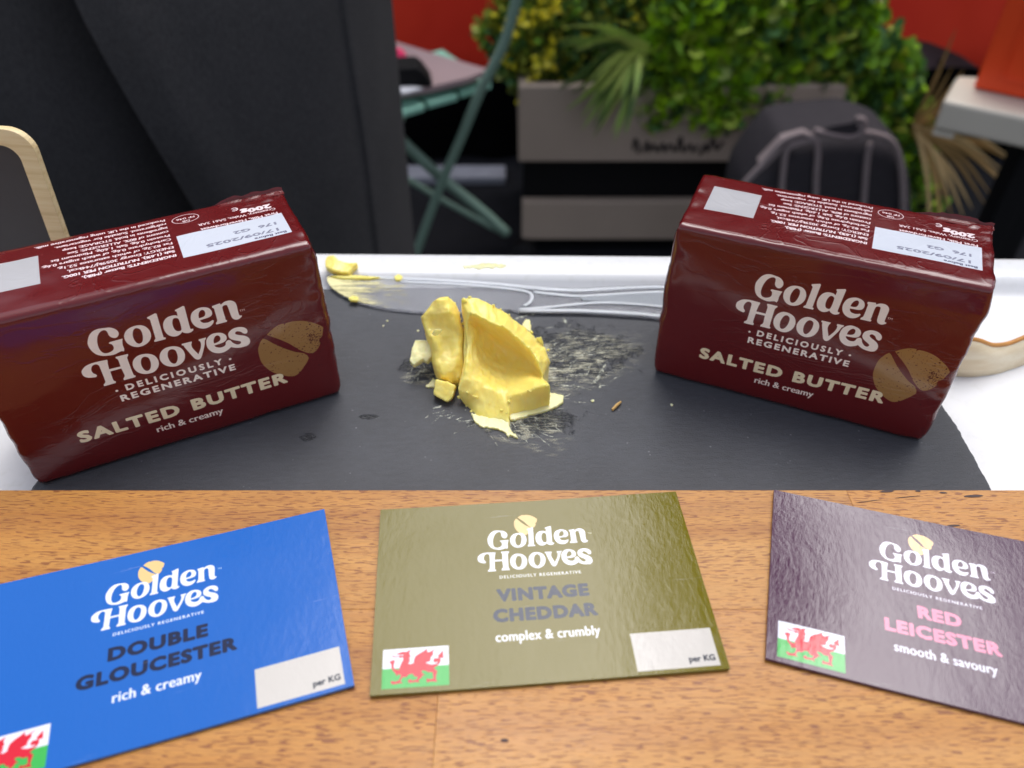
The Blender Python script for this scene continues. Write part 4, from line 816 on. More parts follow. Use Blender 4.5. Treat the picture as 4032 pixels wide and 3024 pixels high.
# ---------------------------------------------------------------- ground and far things
GZ = -.95
gm = M('asphalt', (30, 30, 34), .85, Specular_IOR_Level=.15); v = gm.coord(); gm.col(gm.mix(gm.noise(v, 30, 5), lin((18, 18, 21)), lin((34, 34, 39)))); gm.bump(gm.noise(v, 250, 3), .4, .004)
bm = bmesh.new(); vs = [bm.verts.new(p) for p in ((-30, -30, GZ), (30, -30, GZ), (30, 30, GZ), (-30, 30, GZ))]; bm.faces.new(vs); frombm('ground', bm, gm.m, kind='structure')
GREY = simple('galvanised_grey', (150, 150, 160), .5, 20)
bm = bmesh.new(); a, b = at(700, 385, y=2.2), at(1092, 388, y=2.2); add_box(bm, (a.x - .4, 2.17, GZ), (b.x, 2.25, a.z + .02), .006)
frombm('pale_kerb_bar', bm, GREY, label='low pale grey bar lying on the ground behind the green folding chair', cat='bar')
# black drapes closing the view
BK = M('black_cloth', (5, 5, 6), .95, Specular_IOR_Level=.05); BK.bump(BK.noise(BK.coord((9, 9, .6)), 1, 3), .6, .03); BKm = BK.m
def drape(name, x0, x1, y, z0, z1, mat, amp=.02, n=160, m=10, k=30, **kw):
    V = [(x0 + (x1 - x0) * i / n, y + amp * math.sin((x0 + (x1 - x0) * i / n) * k + .6 * math.sin(i * .11)) * (1 - .5 * j / m) + amp * noise.noise((i * .08, j * .3, y)), z0 + (z1 - z0) * j / m) for j in range(m + 1) for i in range(n + 1)]
    F = [(j * (n + 1) + i, j * (n + 1) + i + 1, (j + 1) * (n + 1) + i + 1, (j + 1) * (n + 1) + i) for j in range(m) for i in range(n)]
    return mesh(name, V, F, mat, smooth=True, **kw)
drape('black_drape', -4.5, 5, 3.1, GZ, 2.3, BKm, label='black cloth wall hanging behind the planter and the red covers, its unseen upper part added to darken reflections', cat='drape')  # raised far above view so pack tops and slate reflect something dark
drape('dark_void_sheet', -1.3, 2.3, 2.36, GZ, -.67, BKm, .012, label='low black sheet added to darken the space behind the green chair and the planter', cat='backing sheet')  # sheet added to stand for the dark void behind the bar
RED = M('red_cloth', (222, 34, 12), .75); v = RED.coord(); RED.col(RED.mix(RED.noise(v, 3, 3), lin((226, 32, 10)), lin((246, 62, 22)))); RED.bump(RED.noise(RED.coord((4, 4, 1.5)), 1, 3), .6, .05); REDm = RED.m
MAU = simple('mauve_grey_board', (158, 134, 136), .6, 8, .12)
# red cover at the left: panel with slanting lower edge, pinkish board below it
def panel(name, pts, y, mat, th=.012, wav=0, parent=None, **kw):
    P = [at(a, b, y=y if not isinstance(y, (list, tuple)) else y[i]) for i, (a, b) in enumerate(pts)]; bm = bmesh.new(); prism(bm, P, (0, th, 0)); o = frombm(name, bm, mat, parent, **kw); return o
panel('red_cover', [(780, -70), (1500, -70), (1500, 30), (1250, 150), (1046, 152), (950, 118), (860, 92), (780, 64)], 2.55, REDm, label='red cloth cover hanging at the left behind the yellow flowers', cat='cloth cover')
panel('red_cover', [(1560, -70), (2260, -70), (2260, 180), (2120, 150), (2076, 120), (2010, 92), (1930, 78), (1860, 74), (1560, 74)], 2.6, REDm, label='red cloth cover hanging at the right behind the box foliage', cat='cloth cover')
panel('mauve_board', [(1800, 60), (1935, 76), (2010, 90), (2080, 122), (2130, 60), (2160, 90), (2120, 200), (2040, 330), (1800, 330)], 2.72, MAU, label='mauve grey board showing beneath the right red cover', cat='board')
panel('dark_mark', [(2028, 130), (2034, 128), (2042, 150), (2036, 168), (2028, 165)], 2.715, BKm, .002, label='small dark scribble mark on the mauve board', cat='mark')
# ---- mint green folding chair with bag, papers and a pink toy on its slats
MINT = simple('mint_paint', (150, 205, 182), .45, 20, .1, .1); MINTD = simple('grey_green_tube', (120, 146, 130), .45, 20, .1)
ch = empty('folding_chair', (at(980, 540, y=1.7).x, 1.7, GZ), label='mint green folding chair with a slatted seat and crossed tubular legs', cat='chair'); cinv = Matrix.Translation(-ch.location)
SZ = at(990, 205, y=1.62).z
ends = [((852, 246), (918, 226)), ((924, 222), (989, 204)), ((995, 200), (1062, 178))]
for k in range(-3, 3):
    if k >= 0: (a, b) = ends[k]
    else: a, b = (852 + 72 * k, 246 - 22 * k), (918 + 72 * k, 226 - 22 * k)
    A, B = at(*a, z=SZ), at(*b, z=SZ); D = Vector((-.24, .42, 0)) * .5
    bm = bmesh.new(); prism(bm, [A, B, B + D, A + D], (0, 0, -.014)); o = frombm('slat', bm, MINT, ch); o.matrix_parent_inverse = cinv
    bv = o.modifiers.new('b', 'BEVEL'); bv.width = .003; bv.segments = 2
for nm, pts, ys, r in (('back_tube', [(1125, -50), (1113, 10), (1088, 95), (1056, 160), (1036, 200), (995, 300), (958, 385), (930, 460), (900, 545), (890, 575)], 1.62, .0105), ('leg_tube', [(800, 235), (862, 298), (958, 388), (1040, 455), (1095, 505)], 1.66, .0125), ('leg_tube', [(800, 345), (870, 382), (970, 440), (1085, 502)], 1.82, .008), ('leg_tube', [(740, 560), (790, 470), (850, 300), (868, 250)], 1.9, .0105)):
    bm = bmesh.new(); add_tube(bm, [Vector(p) for p in crom([tuple(at(a, b, y=ys)) for a, b in pts], 5)], r, 10); o = frombm(nm, bm, MINTD, ch, True); o.matrix_parent_inverse = cinv
p0 = at(858, 96, z=SZ + .02)
bm = bmesh.new(); prism(bm, [at(790, 66, z=SZ + .028), at(862, 92, z=SZ + .028), at(960, 122, z=SZ + .028), at(1056, 150, z=SZ + .028), at(1010, 168, z=SZ + .028), at(935, 186, z=SZ + .028), at(840, 205, z=SZ + .028)], (0, 0, -.012)); frombm('cardboard_sheet', bm, MAU, label='pinkish grey board lying on the seat of the mint green chair', cat='board')
bgm = simple('black_vinyl', (16, 15, 17), .6, 30, Specular_IOR_Level=.2)
bY = at(890, 188, z=SZ + .029).y; bm = bmesh.new(); prism(bm, [at(a, b, y=bY) for a, b in ((820, 150), (900, 146), (915, 156), (936, 184), (930, 189), (820, 189))], (-.01, .07, 0)); o = frombm('black_bag', bm, bgm, None, label='small black bag lying on the mint green chair', cat='bag'); bv = o.modifiers.new('b', 'BEVEL'); bv.width = .012; bv.segments = 3
wpm = simple('white_paper', (206, 206, 212), .6, 30)
bm = bmesh.new(); prism(bm, [at(a, b, z=SZ + .0325) for a, b in ((830, 188), (895, 186), (912, 190), (880, 199), (830, 202))], (0, 0, -.004)); frombm('white_paper', bm, wpm, None, label='folded white paper under the black bag on the chair', cat='paper')
pkm = simple('hot_pink', (238, 40, 100), .4, 20)
bm = bmesh.new(); c = at(862, 120, y=1.7); bmesh.ops.create_icosphere(bm, subdivisions=3, radius=.015)
for v in bm.verts: v.co += v.co.normalized() * .006 * noise.noise(v.co * 60); v.co.z *= 1.1
for v in bm.verts: v.co += c
frombm('pink_trinket', bm, pkm, None, True, label='small bright pink object at the edge of the dark clothing, above the chair', cat='trinket')

# ---- planter
TAU = simple('taupe_board', (182, 162, 146), .6, 6, .12, .15); PY = 1.8
x0, x1 = at(1120, 300, y=PY).x, at(1800, 300, y=PY).x; zt, zb = at(1120, 186, y=PY).z, at(1120, 350, y=PY).z; lt = at(1120, 437, y=PY).z
pl = empty('planter', ((x0 + x1) / 2, PY + .15, GZ), label='long taupe planter box with a dark gap between its upper and lower panels', cat='planter'); pinv = Matrix.Translation(-pl.location)
def ppart(nm, a, b, mat, bev=.004):
    bm = bmesh.new(); add_box(bm, a, b, bev); o = frombm(nm, bm, mat, pl); o.matrix_parent_inverse = pinv; return o
ppart('upper_panel', (x0, PY, zb), (x1, PY + .03, zt), TAU); ppart('lower_panel', (x0 + .01, PY, GZ + .035), (x1, PY + .03, lt), TAU)
ppart('side_panel', (x0, PY + .031, zb), (x0 + .03, PY + .36, zt), TAU); ppart('side_panel', (x1 - .03, PY + .031, zb), (x1, PY + .36, zt), TAU); ppart('soil', (x0 + .031, PY + .031, zt - .06), (x1 - .031, PY + .33, zt - .04), BKm)
ppart('inner_carcass', (x0 + .012, PY + .04, GZ + .04), (x1 - .012, PY + .34, zb - .002), bgm); ppart('back_panel', (x0 + .031, PY + .331, GZ + .04), (x1 - .031, PY + .36, zt), TAU)
bm = bmesh.new(); c = at(1132, 538, y=PY - .02); add_tube(bm, [c + Vector((0, -.03, -.012)), c + Vector((0, .02, -.012))], .034, 20); o = frombm('castor', bm, bgm, pl, True); o.matrix_parent_inverse = pinv
# handwriting on the upper panel, dark paint
bm = bmesh.new()
def pen(pts, r=.004):
    P = [Vector(p) for p in crom([tuple(at(a, b, y=PY - .001)) for a, b in pts], 5)]; add_tube(bm, P, r, 6)
pen([(1368, 322), (1372, 300), (1380, 318), (1377, 330)]); pen([(1390, 328), (1398, 306), (1402, 326), (1412, 312), (1420, 326), (1432, 310), (1436, 326), (1448, 312), (1456, 326)]); pen([(1462, 326), (1470, 296), (1476, 326), (1490, 312), (1496, 326), (1508, 314)])
pen([(1512, 334), (1524, 312), (1528, 326), (1540, 300), (1548, 322), (1562, 306)])
o = frombm('handwriting', bm, simple('brown_paint', (66, 56, 52), .7, 30), pl, True); o.matrix_parent_inverse = pinv

# ---- foliage
LG = [M('leaf_' + n, c, .3) for n, c in (('bright', (164, 204, 40)), ('mid', (130, 172, 62)), ('dark', (88, 128, 76)), ('olive', (164, 168, 66)), ('yellow', (244, 214, 56)), ('lime', (180, 200, 84)))]
for m_ in LG:
    v = m_.coord(); c = m_.b.inputs['Base Color'].default_value[:]; m_.col(m_.mix(m_.noise(v, 30, 3), tuple(x * .65 for x in c[:3]) + (1,), tuple(min(1, x * 1.4) for x in c[:3]) + (1,))); m_.b.inputs['Subsurface Weight'].default_value = 0
LM = [m_.m for m_ in LG]; rf = random.Random(21)
LEAF = [(0, 0, 0), (.30, .22, .04), (.42, .55, .07), (.28, .88, .04), (0, 1, 0), (-.28, .88, .04), (-.42, .55, .07), (-.30, .22, .04), (0, .5, -.03)]
LF = [(8, i, (i + 1) % 8) for i in range(8)]
def foliage(name, blobs, count, size, mats, y0, root, dens=1, solo=0, shape=1.0, core=True):
    """leaves scattered over the outer part of overlapping ellipsoids; 'solo' of the front ones become objects of their own"""
    V = []; F = []; MI = []; solos = []
    B = []
    for (px, py, rp, *yy) in blobs:
        y = yy[0] if yy else y0; c = at(px, py, y=y); B.append((c, rp * (c - Vector((0, 0, CAM_H))).length / 1213.5 / 1.397))
    tot = sum(b[1] ** 2 for b in B)
    for c, r in B:
        for _ in range(int(count * r * r / tot)):
            d = Vector((rf.gauss(0, 1), rf.gauss(0, 1), rf.gauss(0, 1))).normalized()
            if d.y > .3: d.y *= -1
            p = c + Vector((d.x * r, d.y * r * .8, d.z * r)) * rf.uniform(.62, 1.06)
            s = size * rf.uniform(.65, 1.25); out = (d + Vector((rf.gauss(0, .5), rf.gauss(0, .5) - .2, rf.gauss(0, .5) + .25))).normalized()
            q = out.to_track_quat('Y', 'Z') @ Matrix.Rotation(rf.uniform(0, 6.28), 3, 'Y').to_quaternion(); mi = rf.choices(range(len(mats)), [m[1] for m in mats])[0]
            solos.append((d.y - rf.random() * .2, p, q, s, mi))
    solos.sort(key=lambda t: t[0]); pick = solos[:solo]; rest = solos[solo:]
    for _, p, q, s, mi in rest:
        n = len(V); V += [p + q @ Vector((x * s * shape, yv * s, z * s)) for x, yv, z in LEAF]; F += [tuple(n + i for i in f) for f in LF]; MI += [mi] * len(LF)
    o = mesh(name, V, F, None, root, kind='stuff'); o.matrix_parent_inverse = Matrix.Translation(-root.location)
    for m in mats: o.data.materials.append(LM[m[0]])
    o.data.polygons.foreach_set('material_index', MI); o.data.polygons.foreach_set('use_smooth', [True] * len(F))
    proto = {}
    for _, p, q, s, mi in pick:
        if mi not in proto:
            me = bpy.data.meshes.new('leaf'); me.from_pydata([(x * shape, yv, z) for x, yv, z in LEAF], [], LF); me.materials.append(LM[mats[mi][0]]); proto[mi] = me
            me.polygons.foreach_set('use_smooth', [True] * len(LF))
        lf = bpy.data.objects.new('leaf', proto[mi]); C.objects.link(lf); lf.parent = root; lf.matrix_parent_inverse = Matrix.Translation(-root.location); lf.location = p; lf.rotation_mode = 'QUATERNION'; lf.rotation_quaternion = q; lf.scale = (s, s, s)
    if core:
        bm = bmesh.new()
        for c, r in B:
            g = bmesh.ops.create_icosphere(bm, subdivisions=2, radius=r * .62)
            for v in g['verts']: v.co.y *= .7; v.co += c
        k = frombm('shade_core', bm, CORE, root, True); k.matrix_parent_inverse = Matrix.Translation(-root.location)
    return o
CORE = simple('foliage_shade', (22, 28, 16), .9, 60, .3)  # filler balls with the shade inside the foliage put into their colour
bx = empty('box_shrub', (at(1650, 250, y=1.95).x, 1.95, zt), label='dense artificial box foliage with small round green leaves spilling over the planter', cat='plant')
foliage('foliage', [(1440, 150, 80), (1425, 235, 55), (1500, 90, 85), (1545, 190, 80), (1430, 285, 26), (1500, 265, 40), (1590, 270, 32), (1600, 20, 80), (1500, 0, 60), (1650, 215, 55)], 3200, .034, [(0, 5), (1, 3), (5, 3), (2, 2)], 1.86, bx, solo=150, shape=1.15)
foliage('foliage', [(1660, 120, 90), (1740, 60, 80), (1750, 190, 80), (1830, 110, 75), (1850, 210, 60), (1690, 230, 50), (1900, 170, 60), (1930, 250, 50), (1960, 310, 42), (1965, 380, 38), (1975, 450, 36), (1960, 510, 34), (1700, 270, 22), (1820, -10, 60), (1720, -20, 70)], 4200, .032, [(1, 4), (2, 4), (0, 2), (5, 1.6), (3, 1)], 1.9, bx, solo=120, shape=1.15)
yl = empty('flowering_shrub', (at(1180, 120, y=1.95).x, 1.95, zt), label='loose olive green shrub with small yellow flowers at the left of the planter', cat='plant')
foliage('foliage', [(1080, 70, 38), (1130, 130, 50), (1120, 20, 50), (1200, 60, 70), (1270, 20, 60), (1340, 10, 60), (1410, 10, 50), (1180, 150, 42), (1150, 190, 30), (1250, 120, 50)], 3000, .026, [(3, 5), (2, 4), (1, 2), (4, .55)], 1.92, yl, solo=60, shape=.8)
foliage('flower_heads', [(1148, 42, 12, 1.84), (1175, 130, 14, 1.84), (1095, 128, 8, 1.84), (1200, 95, 8, 1.84), (1185, 15, 16, 1.84), (1240, 175, 8, 1.84), (1262, 90, 7, 1.84), (1145, 160, 8, 1.84), (1105, 60, 10, 1.84), (1128, 210, 7, 1.84)], 110, .018, [(4, 1)], 1.84, yl, shape=.9, core=False)
foliage('flower_heads', [(1660, 48, 15, 1.84), (1700, 62, 10, 1.84), (1612, 12, 14, 1.84), (1735, 62, 8, 1.84)], 90, .018, [(4, 1)], 1.84, bx, shape=.9, core=False)
def blades(name, root, specs, mats, wd, **kw):
    for (pts, y0, y1) in specs:
        P = [Vector(p) for p in crom([tuple(at(a, b, y=y0 + (y1 - y0) * i / (len(pts) - 1))) for i, (a, b) in enumerate(pts)], 6)]; V = []; F = []; n = len(P)
        for i, p in enumerate(P):
            t = i / (n - 1); w_ = wd * (math.sin(math.pi * min(1, t * .9 + .12)) ** .7) * rf.uniform(.9, 1.1); d = (P[min(i + 1, n - 1)] - P[max(i - 1, 0)]).normalized(); s = d.cross(Vector((0, 1, .3))).normalized(); V += [p - s * w_, p + Vector((0, -.002, -.002)), p + s * w_]
        for i in range(n - 1):
            for c in (0, 1): F.append((i * 3 + c, i * 3 + c + 1, i * 3 + 4 + c, i * 3 + 3 + c))
        o = mesh(name, V, F, rf.choice(mats), root, smooth=True); o.matrix_parent_inverse = Matrix.Translation(-root.location)
gr = empty('spiky_grass', (at(1400, 150, y=1.8).x, 1.8, at(1400, 150, y=1.8).z), label='fan of long pale green blades between the flowers and the box foliage', cat='plant')
sp = []
for k in range(44):
    a = R(rf.uniform(120, 262)); L_ = rf.uniform(110, 215) * (1 - .35 * abs(math.cos(a - R(185)) < .3)); cx, cy = 1402 + rf.uniform(-14, 14), 120 + rf.uniform(-20, 30)
    sp.append(([(cx, cy), (cx + L_ * .5 * math.cos(a), cy - L_ * .5 * math.sin(a) * .8 - 10), (cx + L_ * math.cos(a), cy - L_ * math.sin(a) * .8 + 14)], 1.80, 1.72))
blades('blade', gr, sp, [M('blade_green', (140, 168, 76), .45).m, M('blade_dark', (74, 100, 44), .45).m, M('blade_lime', (168, 186, 88), .45).m], .0085)
dg = empty('dry_grass', (at(1985, 280, y=1.8).x, 1.8, at(1985, 280, y=1.8).z), label='tuft of dry straw coloured grass sticking out at the right of the planter', cat='plant')
sp = []
for (tx, ty) in [(2180, 338), (2195, 352), (2172, 372), (2186, 404), (2168, 398), (2128, 442), (2140, 420), (2082, 470), (2060, 480), (2010, 520), (2118, 300), (2150, 356), (2100, 450), (2035, 500), (2050, 430), (2160, 330)]:
    x_, y_ = 1978 + rf.uniform(-8, 8), 276 + rf.uniform(-8, 10); sp.append(([(x_, y_), ((x_ + tx) / 2 + 8, (y_ + ty) / 2 - rf.uniform(8, 26)), (tx, ty)], 1.82, 1.74))
for (tx, ty) in [(2082, 150), (2092, 176), (2070, 190), (2060, 140), (2066, 60), (2100, 200)]:
    x_, y_ = 1966, 280; sp.append(([(x_, y_), ((x_ + tx) / 2, (y_ + ty) / 2 + 12), (tx, ty)], 1.84, 1.8))
blades('blade', dg, sp, [M('dry_a', (196, 156, 96), .6).m, M('dry_b', (160, 126, 74), .6).m, M('dry_c', (210, 176, 120), .6).m], .0055)

# ---- backpack on the ground in front of the planter
BP = simple('dark_nylon', (60, 56, 60), .8, 60, .2, .2, Specular_IOR_Level=.15); BT = simple('grey_trim', (146, 132, 132), .7, 60, .15, Specular_IOR_Level=.2); BY = 1.45
bp = empty('backpack', (at(1790, 420, y=BY).x, BY, GZ), label='dark grey backpack with lighter grey seams standing behind the right butter pack', cat='backpack'); binv = Matrix.Translation(-bp.location)
OUTL = [(1608, 392), (1640, 345), (1680, 300), (1705, 288), (1755, 280), (1800, 276), (1850, 272), (1900, 280), (1935, 298), (1948, 330), (1958, 380), (1962, 440), (1968, 560), (1975, 700), (1960, 800), (1650, 800), (1590, 700), (1588, 560), (1592, 450)]
P = [Vector(p) for p in crom([tuple(at(a, b, y=BY)) for a, b in OUTL + OUTL[:1]], 3)][:-1]; c0 = sum(P, Vector()) / len(P)
bm = bmesh.new(); rs = []
for s, dy in ((.80, -.052), (.90, -.045), (.97, -.028), (1, 0), (1, .12), (.95, .16)):
    rs.append([bm.verts.new(c0 + (p - c0) * s + Vector((0, dy, 0))) for p in P])
for v in [v for r in rs for v in r]: v.co.z = max(v.co.z, GZ + .002)
for a, b in zip(rs, rs[1:]):
    for k in range(len(a)): j = (k + 1) % len(a); bm.faces.new((a[k], a[j], b[j], b[k]))
bm.faces.new(rs[0]); bm.faces.new(rs[-1][::-1])
o = frombm('bag_body', bm, BP, bp, True); o.matrix_parent_inverse = binv
for pts in ([(1690, 560), (1688, 420), (1694, 345), (1700, 318)], [(1760, 600), (1762, 400), (1766, 330), (1758, 300), (1730, 288)], [(1858, 600), (1864, 460), (1872, 350), (1880, 310)], [(1946, 560), (1950, 440), (1944, 350), (1925, 306), (1890, 290), (1858, 286)], [(1700, 318), (1725, 308), (1758, 300)], [(1604, 400), (1650, 352), (1690, 306), (1730, 288)], [(1760, 282), (1800, 292), (1836, 296), (1860, 285), (1866, 262), (1850, 256)]):
    bm = bmesh.new(); add_tube(bm, [Vector(p) for p in crom([tuple(at(a, b, y=BY - .058)) for a, b in pts], 5)], .0062, 8); o = frombm('seam_trim', bm, BT, bp, True); o.matrix_parent_inverse = binv
bm = bmesh.new(); prism(bm, [at(a, b, y=BY - .056) for a, b in ((1640, 352), (1690, 300), (1740, 286), (1757, 296), (1700, 314), (1650, 366))], (0, .02, 0)); o = frombm('shoulder_panel', bm, BT, bp); o.matrix_parent_inverse = binv
bm = bmesh.new(); prism(bm, [at(a, b, y=BY - .06) for a, b in ((1765, 284), (1800, 272), (1850, 264), (1858, 284), (1835, 296), (1800, 292))], (0, .02, 0)); o = frombm('grab_handle', bm, BP, bp); o.matrix_parent_inverse = binv

# ---- white stand with the orange-red crate at the right
CW = simple('cream_plastic', (214, 204, 188), .45, 10, .08); OR = M('orange_red_plastic', (240, 74, 24), .4); OR.bump(OR.noise(OR.coord(), 6, 2), .1, .01); ORm = OR.m
TZ = at(2040, 200, y=1.2).z
t2 = empty('white_stand', (.85, 1.3, GZ), label='cream white table edge at the right carrying the orange red crate', cat='table'); tinv = Matrix.Translation(-t2.location)
q = [at(2068, 162, z=TZ), at(2038, 216, z=TZ), at(2260, 262, z=TZ), at(2420, 296, z=TZ), at(2420, 180, z=TZ)]
bm = bmesh.new(); prism(bm, q, (0, 0, -.046)); o = frombm('table_slab', bm, CW, t2); o.matrix_parent_inverse = tinv; bv = o.modifiers.new('b', 'BEVEL'); bv.width = .007; bv.segments = 3
bm = bmesh.new(); g = [at(2038, 216, z=TZ), at(2085, 225, z=TZ), at(2085, 200, z=TZ), at(2055, 190, z=TZ)]; prism(bm, [p + Vector((.004, .004, -.0465)) for p in g], (0, 0, -.010)); o = frombm('corner_foot', bm, CW, t2); o.matrix_parent_inverse = tinv
for a in ((2330, 240), (2400, 190)):
    p = at(*a, z=TZ); bm = bmesh.new(); add_box(bm, (p.x - .02, p.y + .05, GZ), (p.x + .02, p.y + .09, TZ - .047), .003); o = frombm('leg', bm, bgm, t2); o.matrix_parent_inverse = tinv
crate = empty('red_crate', at(2200, 150, z=TZ), label='glossy orange red crate on the cream table at the top right', cat='crate'); kinv2 = Matrix.Translation(-crate.location)
A, B_, D_ = at(2102, 190, z=TZ + .002), at(2400, 256, z=TZ + .002), Vector((.22, .28, 0)); Hc = .17
def cpart(nm, pts, dv):
    bm = bmesh.new(); prism(bm, pts, dv); o = frombm(nm, bm, ORm, crate); o.matrix_parent_inverse = kinv2; bv = o.modifiers.new('b', 'BEVEL'); bv.width = .003; bv.segments = 2
up = Vector((0, 0, Hc)); nrm = (B_ - A).cross(Vector((0, 0, 1))).normalized(); nrm = nrm if nrm.y > 0 else -nrm
cpart('front_wall', [A, B_, B_ + up, A + up], nrm * .006); A2, B2 = A + nrm * .0062, B_ + nrm * .0062
cpart('side_wall', [A2, A2 + D_, A2 + D_ + up, A2 + up], (B_ - A).normalized() * .006); cpart('back_wall', [A2 + D_ * 1.02, B2 + D_ * 1.02, B2 + D_ * 1.02 + up, A2 + D_ * 1.02 + up], nrm * .006)
cpart('floor_panel', [A2 + (B_ - A) * .03, B2, B2 + D_, A2 + D_ + (B_ - A) * .03], (0, 0, .006))
e1 = (B_ - A).normalized(); cpart('rib', [A + e1 * .03 + Vector((0, 0, .02)), B_ - e1 * .03 + Vector((0, 0, .02)), B_ - e1 * .03 + Vector((0, 0, .026)), A + e1 * .03 + Vector((0, 0, .026))], -nrm * .003)
cpart('rib', [A + e1 * .03 + Vector((0, 0, .026)), A + e1 * .034 + Vector((0, 0, .026)), A + e1 * .034 + Vector((0, 0, .16)), A + e1 * .03 + Vector((0, 0, .16))], -nrm * .003)

# ---------------------------------------------------------------- person standing behind the table at the left
CL = M('charcoal_linen', (40, 38, 40), .95, Specular_IOR_Level=.1); v = CL.coord(); wv = CL.noise(CL.coord((900, 900, 260)), 1, 4, .7); CL.col(CL.mix(CL.noise(v, 18, 4), lin((44, 43, 46)), lin((60, 58, 61)))); 
CL.col(CL.mix(.5, CL.mix(CL.noise(v, 18, 4), lin((64, 63, 64)), lin((80, 78, 79))), CL.ramp(wv, [(.3, lin((26, 26, 27))), (.75, lin((86, 83, 84)))]), 'MIX'))
CL.b.inputs['Sheen Weight'].default_value = .0; CL.bump(wv, .5, .0015); CLm = CL.m
person = empty('person', (-.42, .78, GZ), label='person in a long charcoal garment with a deep diagonal fold, standing behind the table', cat='person'); pv = Matrix.Translation(-person.location)
cx, cy = -.438, .80
def crease(z): a, b = at(140, 8, y=.56), at(378, 426, y=.56); return a.x + (b.x - a.x) * (z - a.z) / (b.z - a.z)
V = []; F = []; nf, nb_, nz = 150, 60, 60       # the front is laid out from the crease so that its edge stays clean
for j in range(nz + 1):
    z = GZ + .06 + (.95 + .14) * j / nz
    s = 1 - .10 * max(0, z) / .2; rx, ry = .315 * s, .235 * s; c_ = crease(z) + .0025 * noise.noise((z * 9, 1, 1)); xs = []
    L0, R0 = cx - rx, cx + rx
    for i in range(nf): t = 1 - i / nf; xs.append((c_ - (c_ - L0) * t ** 2.2, 1))
    for i in range(nf + 1): t = i / nf; xs.append((c_ + .0004 + (R0 - c_ - .0004) * (1 - (1 - t) ** 1.8 if t > .5 else t ** 1.5 * (1 - .5 ** 1.8) / .5 ** 1.5), 0))
    ring = []
    for X_, left in xs:
        u = min(1, abs(X_ - cx) / rx); q = u ** (1 / .72); Y_ = cy - ry * max(0, 1 - q * q) ** .31; dx = X_ - c_
        if left: Y_ += .11 * math.exp(dx / .045) + .006
        Y_ += -.010 * math.exp(-((dx - .03) / .02) ** 2) * (not left) + .004 * noise.noise((X_ * 9, z * 3, 1)) + .0025 * noise.noise((X_ * 30, z * 5, 4))
        ed = R0 - X_; Y_ += -.0075 * math.exp(-((ed - .010) / .0035) ** 2) + .004 * math.exp(-((ed - .016) / .003) ** 2)
        ring.append((X_ + .004 * noise.noise((z * 6, X_ * 2, 3)), Y_, z))
    for i in range(1, nb_):
        t = 3.14159 * i / nb_; cxn, sn = math.cos(t), math.sin(t)
        ring.append((cx + rx * (abs(cxn) ** .72) * (1 if cxn > 0 else -1), cy + ry * sn ** .62 + .01 * math.sin(t * 9 + z * 4), z))
    V += ring; na = len(ring)
for j in range(nz):
    for i in range(na): k = (i + 1) % na; F.append((j * na + i, j * na + k, (j + 1) * na + k, (j + 1) * na + i))
o = mesh('long_garment', V, F, CLm, person, smooth=True); o.matrix_parent_inverse = pv
def skin(name, joints, edges, mat, sub=2):
    me = bpy.data.meshes.new(name); me.from_pydata([j[:3] for j in joints], edges, []); o = bpy.data.objects.new(name, me); C.objects.link(o); me.materials.append(mat)
    m = o.modifiers.new('skin', 'SKIN'); m.use_smooth_shade = True; sv = me.skin_vertices[0].data
    for i, j in enumerate(joints): sv[i].radius = (j[3], j[4] if len(j) > 4 else j[3])
    sv[0].use_root = True; s = o.modifiers.new('s', 'SUBSURF'); s.levels = s.render_levels = sub
    o.parent = person; o.matrix_parent_inverse = pv; return o
SK = simple('skin', (196, 142, 116), .5, 30, .08); HR = simple('dark_hair', (40, 28, 22), .6, 80); SHM = simple('shoe_leather', (26, 24, 24), .5, 30)
J = [(cx, cy, .02, .15, .10), (cx, cy, .16, .15, .10), (cx, cy + .01, .34, .17, .11), (cx, cy + .02, .44, .12, .09), (cx, cy + .01, .52, .052), (cx, cy - .01, .60, .070), (cx, cy - .015, .68, .078, .09), (cx, cy, .755, .06),
     (cx + .19, cy + .02, .43, .055), (cx + .25, cy + .04, .20, .045), (cx + .24, cy + .12, -.02, .036), (cx + .16, cy + .2, -.05, .028), (cx - .19, cy + .02, .43, .055), (cx - .25, cy + .04, .20, .045), (cx - .24, cy + .12, -.02, .036), (cx - .16, cy + .2, -.05, .028),
     (cx + .1, cy, -.08, .08), (cx + .1, cy, -.45, .055), (cx + .1, cy + .02, -.84, .04), (cx - .1, cy, -.08, .08), (cx - .1, cy, -.45, .055), (cx - .1, cy + .02, -.84, .04)]
skin('body', J, [(0, 1), (1, 2), (2, 3), (3, 4), (4, 5), (5, 6), (6, 7), (3, 8), (8, 9), (9, 10), (10, 11), (3, 12), (12, 13), (13, 14), (14, 15), (0, 16), (16, 17), (17, 18), (0, 19), (19, 20), (20, 21)], SK)
skin('dark_shirt', [(cx, cy, .04, .165, .115), (cx, cy, .16, .165, .115), (cx, cy + .01, .34, .185, .125), (cx, cy + .02, .45, .13, .10), (cx + .19, cy + .02, .43, .068), (cx + .25, cy + .04, .20, .058), (cx + .243, cy + .10, .02, .05), (cx - .19, cy + .02, .43, .068), (cx - .25, cy + .04, .20, .058), (cx - .243, cy + .10, .02, .05)], [(0, 1), (1, 2), (2, 3), (3, 4), (4, 5), (5, 6), (3, 7), (7, 8), (8, 9)], CLm)
for s_ in (1, -1):
    bm = bmesh.new(); add_box(bm, (cx + s_ * .1 - .045, cy - .17, GZ), (cx + s_ * .1 + .045, cy + .09, GZ + .075), .025); o = frombm('shoe', bm, SHM, person, True); o.matrix_parent_inverse = pv
bm = bmesh.new(); bmesh.ops.create_icosphere(bm, subdivisions=3, radius=1)
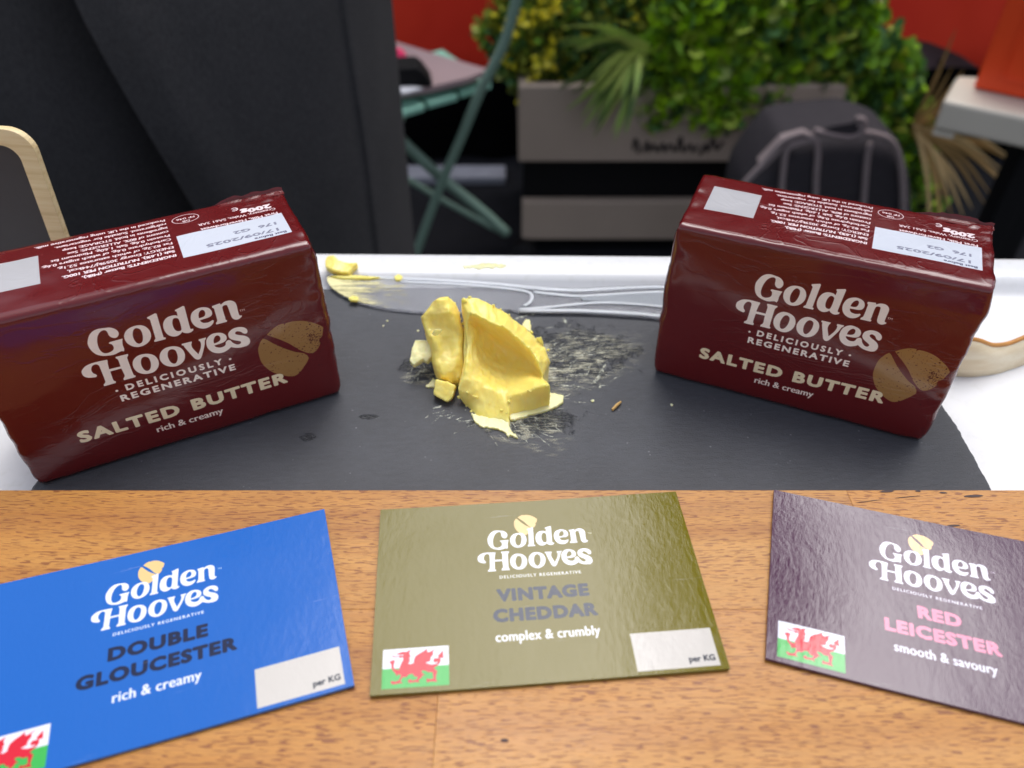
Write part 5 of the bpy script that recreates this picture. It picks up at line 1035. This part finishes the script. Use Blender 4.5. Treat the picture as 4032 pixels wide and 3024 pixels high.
for v in bm.verts: v.co = Vector((v.co.x * .088, v.co.y * .105 + .012, v.co.z * .10)); v.co.y += .03 if v.co.z < -.02 else 0
for v in bm.verts: v.co += Vector((cx, cy, .715))
o = frombm('hair', bm, HR, person, True); o.matrix_parent_inverse = pv

# ---------------------------------------------------------------- dark canopy overhead: added, unseen, shaped to darken parts of the card reflections
cn = empty('reflection_blocker', (0, .6, GZ), label='added frame on four poles with a black strip overhead that darkens the card reflections', cat='blocker'); cinv2 = Matrix.Translation(-cn.location)
def blockpart(nm, pts, dv, mat):
    bm = bmesh.new(); prism(bm, [Vector(p) for p in pts], dv); o = frombm(nm, bm, mat, cn); o.matrix_parent_inverse = cinv2; return o
HZ = 1.25
blockpart('blocker_strip', [(.27, .62, HZ), (.44, .60, HZ), (.52, .80, HZ), (.66, .92, HZ), (.68, 1.45, HZ), (.30, 1.45, HZ)], (0, 0, .004), BKm)
pm = simple('pole_steel', (120, 122, 126), .4, 30)
for x_, y_ in ((-1.7, -.2), (-1.7, 1.7), (1.7, -.2), (1.7, 1.7)):  # invented frame, only there to carry the dark strip
    bm = bmesh.new(); add_tube(bm, [(x_, y_, GZ), (x_, y_, HZ - .001)], .016, 12); o = frombm('pole', bm, pm, cn, True); o.matrix_parent_inverse = cinv2
for x_ in (.29, .66):
    bm = bmesh.new(); add_tube(bm, [(x_, -.2, HZ + .018), (x_, .8, HZ + .018), (x_, 1.7, HZ + .018)], .008, 8); o = frombm('rafter', bm, pm, cn, True); o.matrix_parent_inverse = cinv2
for y_ in (-.2,):
    bm = bmesh.new(); add_tube(bm, [(-1.7, y_, HZ + .03), (0, y_, HZ + .03), (1.7, y_, HZ + .03)], .012, 10); o = frombm('crossbar', bm, pm, cn, True); o.matrix_parent_inverse = cinv2
bm = bmesh.new(); add_tube(bm, [(-1.7, 1.7, HZ + .02), (0, 1.7, HZ + .02), (1.7, 1.7, HZ + .02)], .012, 10); o = frombm('crossbar', bm, pm, cn, True); o.matrix_parent_inverse = cinv2
